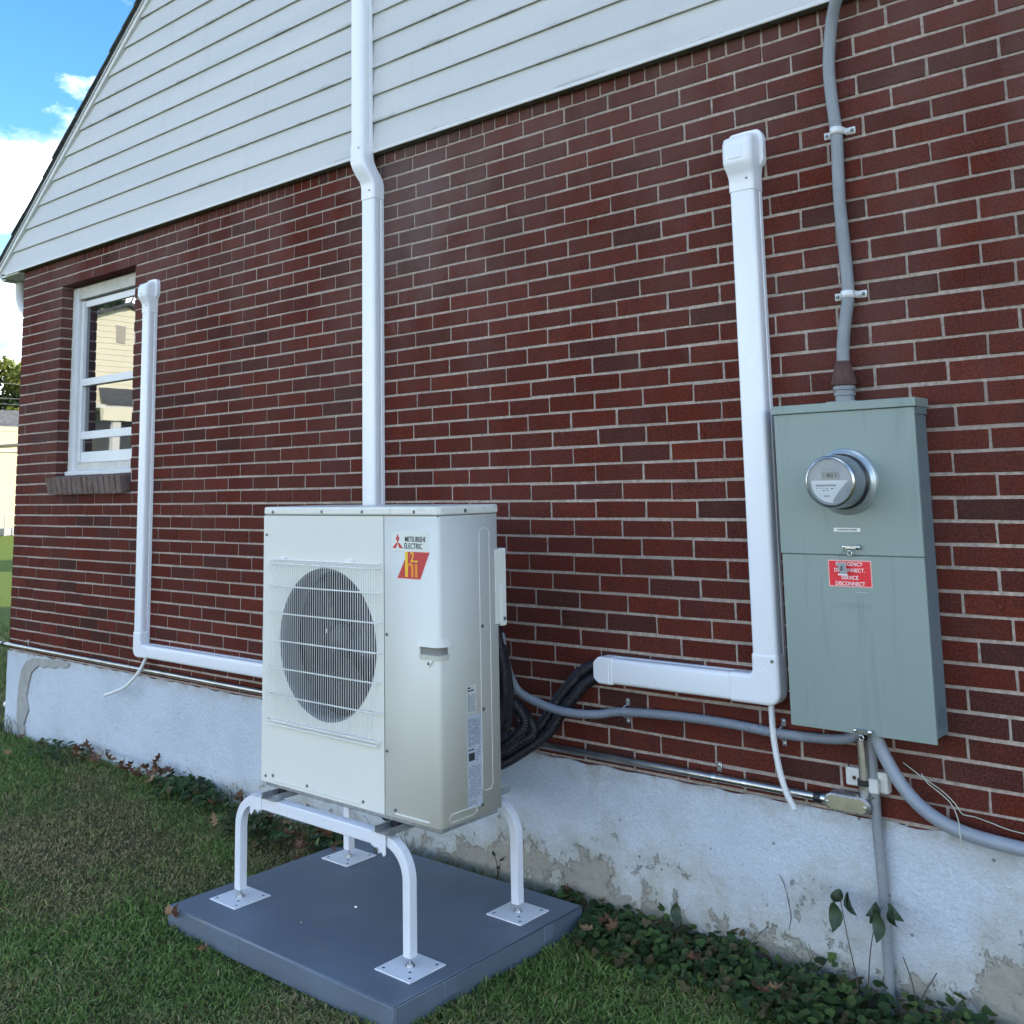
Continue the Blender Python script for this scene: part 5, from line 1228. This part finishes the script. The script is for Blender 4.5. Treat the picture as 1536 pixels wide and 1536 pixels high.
stem_plant('young weed with two upright green leaves right of the pad', (1.31, -.10, 0), [[(1.315, -.10, .0), (1.312, -.10, .06), (1.305, -.10, .11)]], [((1.305, -.10, .10), 1.9, -1.2, .060, .3), ((1.308, -.10, .055), 1.2, -.9, .070, -.3), ((1.308, -.10, .055), 3.3, -.7, .055, .2)])
stem_plant('small dark seedling against the foundation behind the stand', (-.17, -.05, 0), [[(-.17, -.05, .0), (-.165, -.05, .08), (-.16, -.05, .13)], [(-.17, -.05, .0), (-.14, -.05, .08), (-.125, -.05, .14)]],
           [((-.16, -.05, .125), 2.6, -.9, .055, .3), ((-.125, -.05, .135), .4, -1.0, .055, -.3), ((-.15, -.05, .09), -1.6, -.5, .05, .2), ((-.14, -.05, .11), 1.4, -.8, .05, .2)])
stem_plant('thin dry twig of reddish leaves at the foundation behind the pad', (.47, -.04, 0), [[(.47, -.04, .0), (.475, -.04, .08), (.46, -.04, .12)], [(.47, -.04, .02), (.49, -.04, .10)]], [((.46, -.04, .11), 2.6, -.3, .03, .3), ((.49, -.04, .10), .4, -.6, .03, .3), ((.475, -.04, .07), -.5, -.4, .03, .1)])
stem_plant('tuft of wiry stems at the wall foot below the thick cable', (2.08, -.06, 0), [[(2.06, -.06, .0), (2.09, -.06, .08), (2.13, -.05, .15)], [(2.08, -.06, .0), (2.06, -.05, .10), (2.03, -.03, .16)], [(2.10, -.06, .0), (2.15, -.06, .05), (2.21, -.05, .07)]], [((2.19, -.06, .05), 1.2, -1.0, .05, .2)])

# grass
def grass(n, xr, yr, keep, name, label, hh=(.011, .030), wd=.0027):
    xs = []; ys = []
    while len(xs) < n:
        m_ = n * 2
        X = rng.uniform(xr[0], xr[1], m_); Y = rng.uniform(yr[0], yr[1], m_)
        k_ = keep(X, Y); X = X[k_]; Y = Y[k_]; xs = np.concatenate([xs, X]); ys = np.concatenate([ys, Y])
    X = xs[:n]; Y = ys[:n]
    f1 = np.sin(X * 2.3 + 1.7 * np.sin(Y * 1.9)) * np.sin(Y * 3.1 + X * .7 + 2) + .5 * np.sin(X * 7.1 + Y * 5.3) * np.sin(Y * 8.7 - X * 3.3)
    dry = np.clip(.38 - .75 * f1 + rng.normal(0, .25, n), 0, 1); wall = np.exp(-np.clip(-Y, 0, 9) / .16); dry *= (1 - .7 * wall)
    hgt = rng.uniform(*hh, n) * (0.75 + .7 * np.clip(.5 + .5 * np.sin(X * 13 + 3 * np.sin(Y * 9)) * np.sin(Y * 15 + 2 * np.sin(X * 11)), 0, 1) ** 2) * (1.15 - .45 * dry) * (1 + .9 * wall * rng.random(n))
    lean = rng.uniform(.5, 1.7, n); az = rng.uniform(0, 2 * np.pi, n); wz = rng.uniform(0, 2 * np.pi, n)
    g = np.array([[.110, .190, .040], [.150, .240, .055], [.205, .290, .085]])[rng.integers(0, 3, n)]; d = np.array([[.280, .235, .105], [.400, .325, .165], [.240, .205, .105]])[rng.integers(0, 3, n)]
    c = g * (1 - dry[:, None]) + d * dry[:, None]; mixd = rng.random(n) < dry * .6 + .08; c[mixd] = d[mixd]; c *= rng.uniform(.7, 1.3, n)[:, None]
    sc_ = rng.uniform(.7, 1.3, n) * wd
    dx, dy = np.cos(az), np.sin(az); wx, wy = np.cos(wz) * sc_, np.sin(wz) * sc_
    Z0 = .012 * np.sin(1.9 * X + .6) * np.sin(2.3 * Y + 1) + .006 * np.sin(6 * X + 3 * Y) - .006
    P = np.zeros((n, 5, 3))
    def put(i, t, s, sgn):
        l = lean * t * t; hx = hgt * l * .8; hz = hgt * t * (1 - .25 * l * t)
        P[:, i, 0] = X + dx * hx + sgn * wx * s; P[:, i, 1] = np.minimum(Y + dy * hx + sgn * wy * s, -.004 + 20 * (X < -3.95)); P[:, i, 2] = Z0 + hz
    put(0, 0, 1, -1); put(1, 0, 1, 1); put(2, .55, .8, -1); put(3, .55, .8, 1); put(4, 1, 0, 0)
    C = np.ones((n, 5, 4)); C[:, :, :3] = c[:, None, :]
    b = np.arange(n)[:, None] * 5; quads = (b + np.array([[0, 1, 3, 2]])); tri = (b + np.array([[2, 3, 4]]))
    me = bpy.data.meshes.new(name); me.vertices.add(n * 5); me.vertices.foreach_set('co', P.reshape(-1))
    loops = np.concatenate([quads, tri], axis=1).reshape(-1)
    me.loops.add(len(loops)); me.loops.foreach_set('vertex_index', loops.astype(np.int32))
    starts = (np.arange(n)[:, None] * 7 + np.array([[0, 4]])).reshape(-1); me.polygons.add(n * 2); me.polygons.foreach_set('loop_start', starts.astype(np.int32))
    me.update(); me.validate()
    ca = me.attributes.new('col', 'FLOAT_COLOR', 'POINT'); ca.data.foreach_set('color', C.reshape(-1))
    me.materials.append(MT['grass']); o = bpy.data.objects.new(name, me); COL.objects.link(o); tag(o, label, 'grass', kind='stuff')
def keep1(X, Y):
    d = np.hypot(X - 3.245, Y + 3.151); dens = np.clip((3.0 / d) ** 1.6, 0, 1)
    inpad = (X > -.258) & (X < .932) & (Y > -1.008) & (Y < -.098)
    under = (X > -.26) & (X < .95) & (Y > -.1)
    u = rng.random(len(X))
    return (~inpad) & ((Y < -.012) | (X < -3.92)) & (u < dens) & ~(under & (u > .25))
grass(210000, (-4.6, 2.7), (-2.35, .0), keep1, 'grass', 'short green and straw-coloured grass around the pad')
grass(26000, (-9.5, -3.9), (-2.0, 4.5), lambda X, Y: rng.random(len(X)) < 1, 'grass', 'grass beyond the left corner of the house', (.03, .07), .004)
# longer wispy blades at the wall foot
m = MB()
for cx, nn_ in ((-1.25, 14), (-1.0, 12), (-3.75, 22), (-3.6, 10), (-1.5, 6), (1.72, 8), (1.5, 5), (-.15, 5), (.05, 6)):
    for i in range(nn_):
        x = cx + random.gauss(0, .05); y = -.04 - abs(random.gauss(0, .03)); L = random.uniform(.06, .17); a = random.uniform(0, 6.28); ln = random.uniform(.2, .9)
        P = [(x, y, 0), (x + .25 * L * ln * math.cos(a), y - .1 * L * ln, .55 * L), (x + L * ln * math.cos(a), y - .35 * L * ln * abs(math.sin(a)), L * (1 - .3 * ln))]
        m.tube(P, .0012, 4, lambda q: .0012, .03)
o = m.build('tall_grass', simple('tall_grass', (.060, .080, .035), .6, var=.5, nscale=12)); tag(o, 'long thin grass blades leaning at the foot of the foundation', 'grass', kind='stuff')

# ------------------------------------------------------------------ background
def far_house(label, x, yc, hw, eave, peak, depth, vent=None, lap=.2, cols=('far_cream', 'far_roof'), windows=(), dz=0.0):
    t = thing('house', label, 'house', (x, yc, 0))
    ol = [(yc - hw, 0), (yc + hw, 0), (yc + hw, eave), (yc, peak), (yc - hw, eave)]
    V = [(x, a, b) for a, b in ol] + [(x - depth, a, b) for a, b in ol]; n = 5
    F = [tuple(range(n)), tuple(range(2 * n - 1, n - 1, -1))] + [(i, i + n, (i + 1) % n + n, (i + 1) % n) for i in range(n)]
    o = mesh_obj('wall', V, F, cols[0], t); fixn(o)
    for s in (-1, 1):
        ov = .25; sl_ = (peak - eave) / hw
        q = [(yc, peak + .02), (yc + s * (hw + ov), eave - sl_ * ov + .02), (yc + s * (hw + ov), eave - sl_ * ov + .14), (yc, peak + .14)]
        V = [(x + .25, a, b) for a, b in q] + [(x - depth - .25, a, b) for a, b in q]
        F = [(0, 1, 2, 3), (7, 6, 5, 4), (0, 4, 5, 1), (1, 5, 6, 2), (2, 6, 7, 3), (3, 7, 4, 0)]
        o = mesh_obj('roof', V, F, cols[1], t); fixn(o)
    z = .5
    m = MB()
    while z < peak - .15:
        w_ = hw if z < eave else hw * (peak - z) / (peak - eave)
        m.box(x, x + .025, yc - w_ + .02, yc + w_ - .02, z, z + lap - .03); z += lap
    o = m.build('siding', cols[0], t); tag(o, kind='stuff')
    if vent: MB().box(x + .02, x + .06, yc + vent[0], yc + vent[1], vent[2], vent[3]).build('gable_vent', 'far_vent', t)
    for a, b, c, d in windows:
        wv = MB().box(x + .02, x + .07, a, b, c, d).build('window', 'trim_white', t); MB().box(x + .07, x + .075, a + .08, b - .08, c + .08, d - .08).build('pane', 'far_dark', wv)
    return t
# the neighbour whose gable shows in the window glass
nb = far_house('cream clapboard neighbour house mirrored in the window', -30, -14.9, 1.75, 7.42, 8.05, 8, vent=(.05, .40, 6.75, 7.35))
MB().box(-30, -28.2, -21, -12.9, 4.3, 4.42).build('porch_fascia', 'trim_white', nb)
V = [(-28.1, -21, 4.42), (-28.1, -13.2, 4.42), (-29.95, -13.9, 5.15), (-29.95, -21, 5.15)]; mesh_obj('porch_roof', V, [(0, 1, 2, 3)], 'far_roof', nb)
MB().box(-28.25, -28.05, -21, -13.1, 3.9, 4.30).build('porch_gutter', 'far_cream', nb)
MB().box(-29.9, -28.4, -21, -13.6, 0, 3.9).build('porch_screen', 'far_dark', nb); MB().box(-28.35, -28.15, -13.75, -13.5, 0, 3.9).build('porch_post', 'trim_white', nb)
MB().box(-29.99, -29.5, -21.5, -16.65, 0, 7.3).build('side_wing', 'far_cream', nb)
# the house beyond the corner
fh = thing('house', 'sunlit cream house with grey shingle roof far behind the left corner', 'house', (-44, 18, 0))
MB().box(-50, -41, 9, 16.05, 0, 4.45).box(-50, -41, 16.05, 30, 0, 4.45).build('wall', 'far_wall', fh)
V = [(-40.6, 8.6, 4.40), (-40.6, 30, 4.40), (-45.5, 30, 7.3), (-45.5, 8.6, 7.3), (-50.4, 30, 4.4), (-50.4, 8.6, 4.4)]
V = [(-40.8, 12, 3.3), (-40.8, 30, 4.85), (-42.5, 30, 5.45), (-42.5, 12, 5.20)]
mesh_obj('roof', V, [(0, 1, 2, 3)], 'far_roof', fh)
sg = MB().box(-40.99, -40.90, 15.0, 17.0, 3.40, 3.46).build('siding_line', 'far_cream', fh)
rl_ = thing('handrail', 'small grey metal handrail beside the steps of the far house', 'railing', (-38, 14.8, 0))
for y in (14.72, 15.2): MB().tube([(-38, y, 0), (-38, y, .85)], .025, 8).build('post', 'rail_grey', rl_)
MB().tube([(-38, 14.72, .82), (-38, 15.9, .95)], .025, 8).build('top_rail', 'rail_grey', rl_)
stp = MB().box(-39.5, -38.2, 14.8, 17, 0, .28, .02).build('concrete_steps', 'concrete'); tag(stp, 'low concrete step in front of the far cream house', 'steps')
for i, (z0, z1) in enumerate(((6.05, 6.0), (5.45, 5.52), (5.22, 5.3))):
    o = MB().tube([(-39, 4, z0 + .25), (-39, 15.5, z0), (-39, 30, z1 + .3)], .013, 6, step=1.0).build('overhead_wire', 'far_dark'); tag(o, 'thin overhead wire crossing in front of the far tree', 'wire', 'overhead wires left of the house')
ch_ = mesh_obj('white_hose', *tube([(-4.9, .55, .02), (-4.6, .36, .05), (-4.3, .18, .09), (-4.05, .10, .14), (-3.97, .12, .22)], .02, 12, None, .03), 'pvc_soft', smooth=60); tag(ch_, 'white pipe end on the grass behind the left house corner', 'pipe')

def tree(label, x, y, h, cr, seed, tint, n=9000, leaf=1.0, group=None, name='tree'):
    rr = np.random.default_rng(seed); t = thing(name, label, 'tree', (x, y, 0), group)
    m = MB(); m.tube([(x, y, 0), (x + .1, y, h * .3), (x - .1, y + .1, h * .6), (x, y, h * .8)], .2, 10, lambda L: max(.04, .32 - L * .032), .4)
    for i in range(9):
        a = rr.uniform(0, 6.28); z0 = h * rr.uniform(.25, .6); r = cr * rr.uniform(.5, .9)
        m.tube([(x, y, z0), (x + .5 * r * math.cos(a), y + .5 * r * math.sin(a), z0 + h * .12), (x + r * math.cos(a), y + r * math.sin(a), z0 + h * .26)], .06, 6, lambda L: max(.015, .10 - L * .03), .3)
    m.build('trunk', 'bark', t, smooth=60)
    nc = 60; cen = []
    for i in range(nc):
        a = rr.uniform(0, 6.28); u = rr.uniform(-1, 1); q = cr * rr.uniform(.45, 1.0) * math.sqrt(max(0, 1 - u * u * .9))
        cen.append((x + q * math.cos(a), y + q * math.sin(a), h * .62 + u * h * .36, rr.uniform(.35, .75), rr.uniform(.6, 1.35)))
    cen = np.array(cen); idx = rr.integers(0, nc, n); c = cen[idx]; d = rr.normal(0, 1, (n, 3)); d /= np.linalg.norm(d, axis=1)[:, None]; d *= (rr.random(n) ** .4)[:, None] * c[:, 3:4] * cr * .42
    P = c[:, :3] + d; a = rr.normal(0, 1, (n, 3)); a /= np.linalg.norm(a, axis=1)[:, None]; b = np.cross(a, rr.normal(0, 1, (n, 3))); b /= np.linalg.norm(b, axis=1)[:, None]; s = leaf * rr.uniform(.10, .22, n)[:, None]
    V = np.stack([P - a * s, P + b * s * .6, P + a * s, P - b * s * .6], axis=1); C = np.ones((n, 4, 4)); C[:, :, :3] = (np.array(tint) * (c[:, 4] * rr.uniform(.75, 1.25, n))[:, None])[:, None, :]
    me = bpy.data.meshes.new('crown'); me.from_pydata(V.reshape(-1, 3).tolist(), [], (np.arange(n)[:, None] * 4 + np.array([[0, 1, 2, 3]])).tolist())
    ca = me.attributes.new('col', 'FLOAT_COLOR', 'POINT'); ca.data.foreach_set('color', C.reshape(-1)); me.materials.append(MT['foliage']); o = bpy.data.objects.new('crown', me); link(o, t)
tree('yellow-green sunlit tree rising above the far roof at the left edge', -53, 20.2, 8.6, 2.6, 3, (.13, .15, .03))
tree('dark green tree beside the far house nearest the brick corner', -52, 23.2, 8.2, 2.5, 4, (.05, .08, .03))
tree('dark tree standing behind the mirrored neighbour house', -42, -21, 17.0, 5.5, 5, (.03, .05, .02), 42000, 2.4)
tree('unseen tree added behind the house to shade the far lawn', -6.5, 15.6, 8.0, 2.3, 6, (.05, .08, .03), 9000)  # added out of view, placed so its crown shades a band of lawn
print('objects', len(bpy.data.objects), 'bricks', len(bricks), 'single', len(single), 'tris~', sum(len(o.data.polygons) * 2 for o in bpy.data.objects if o.type == 'MESH'))
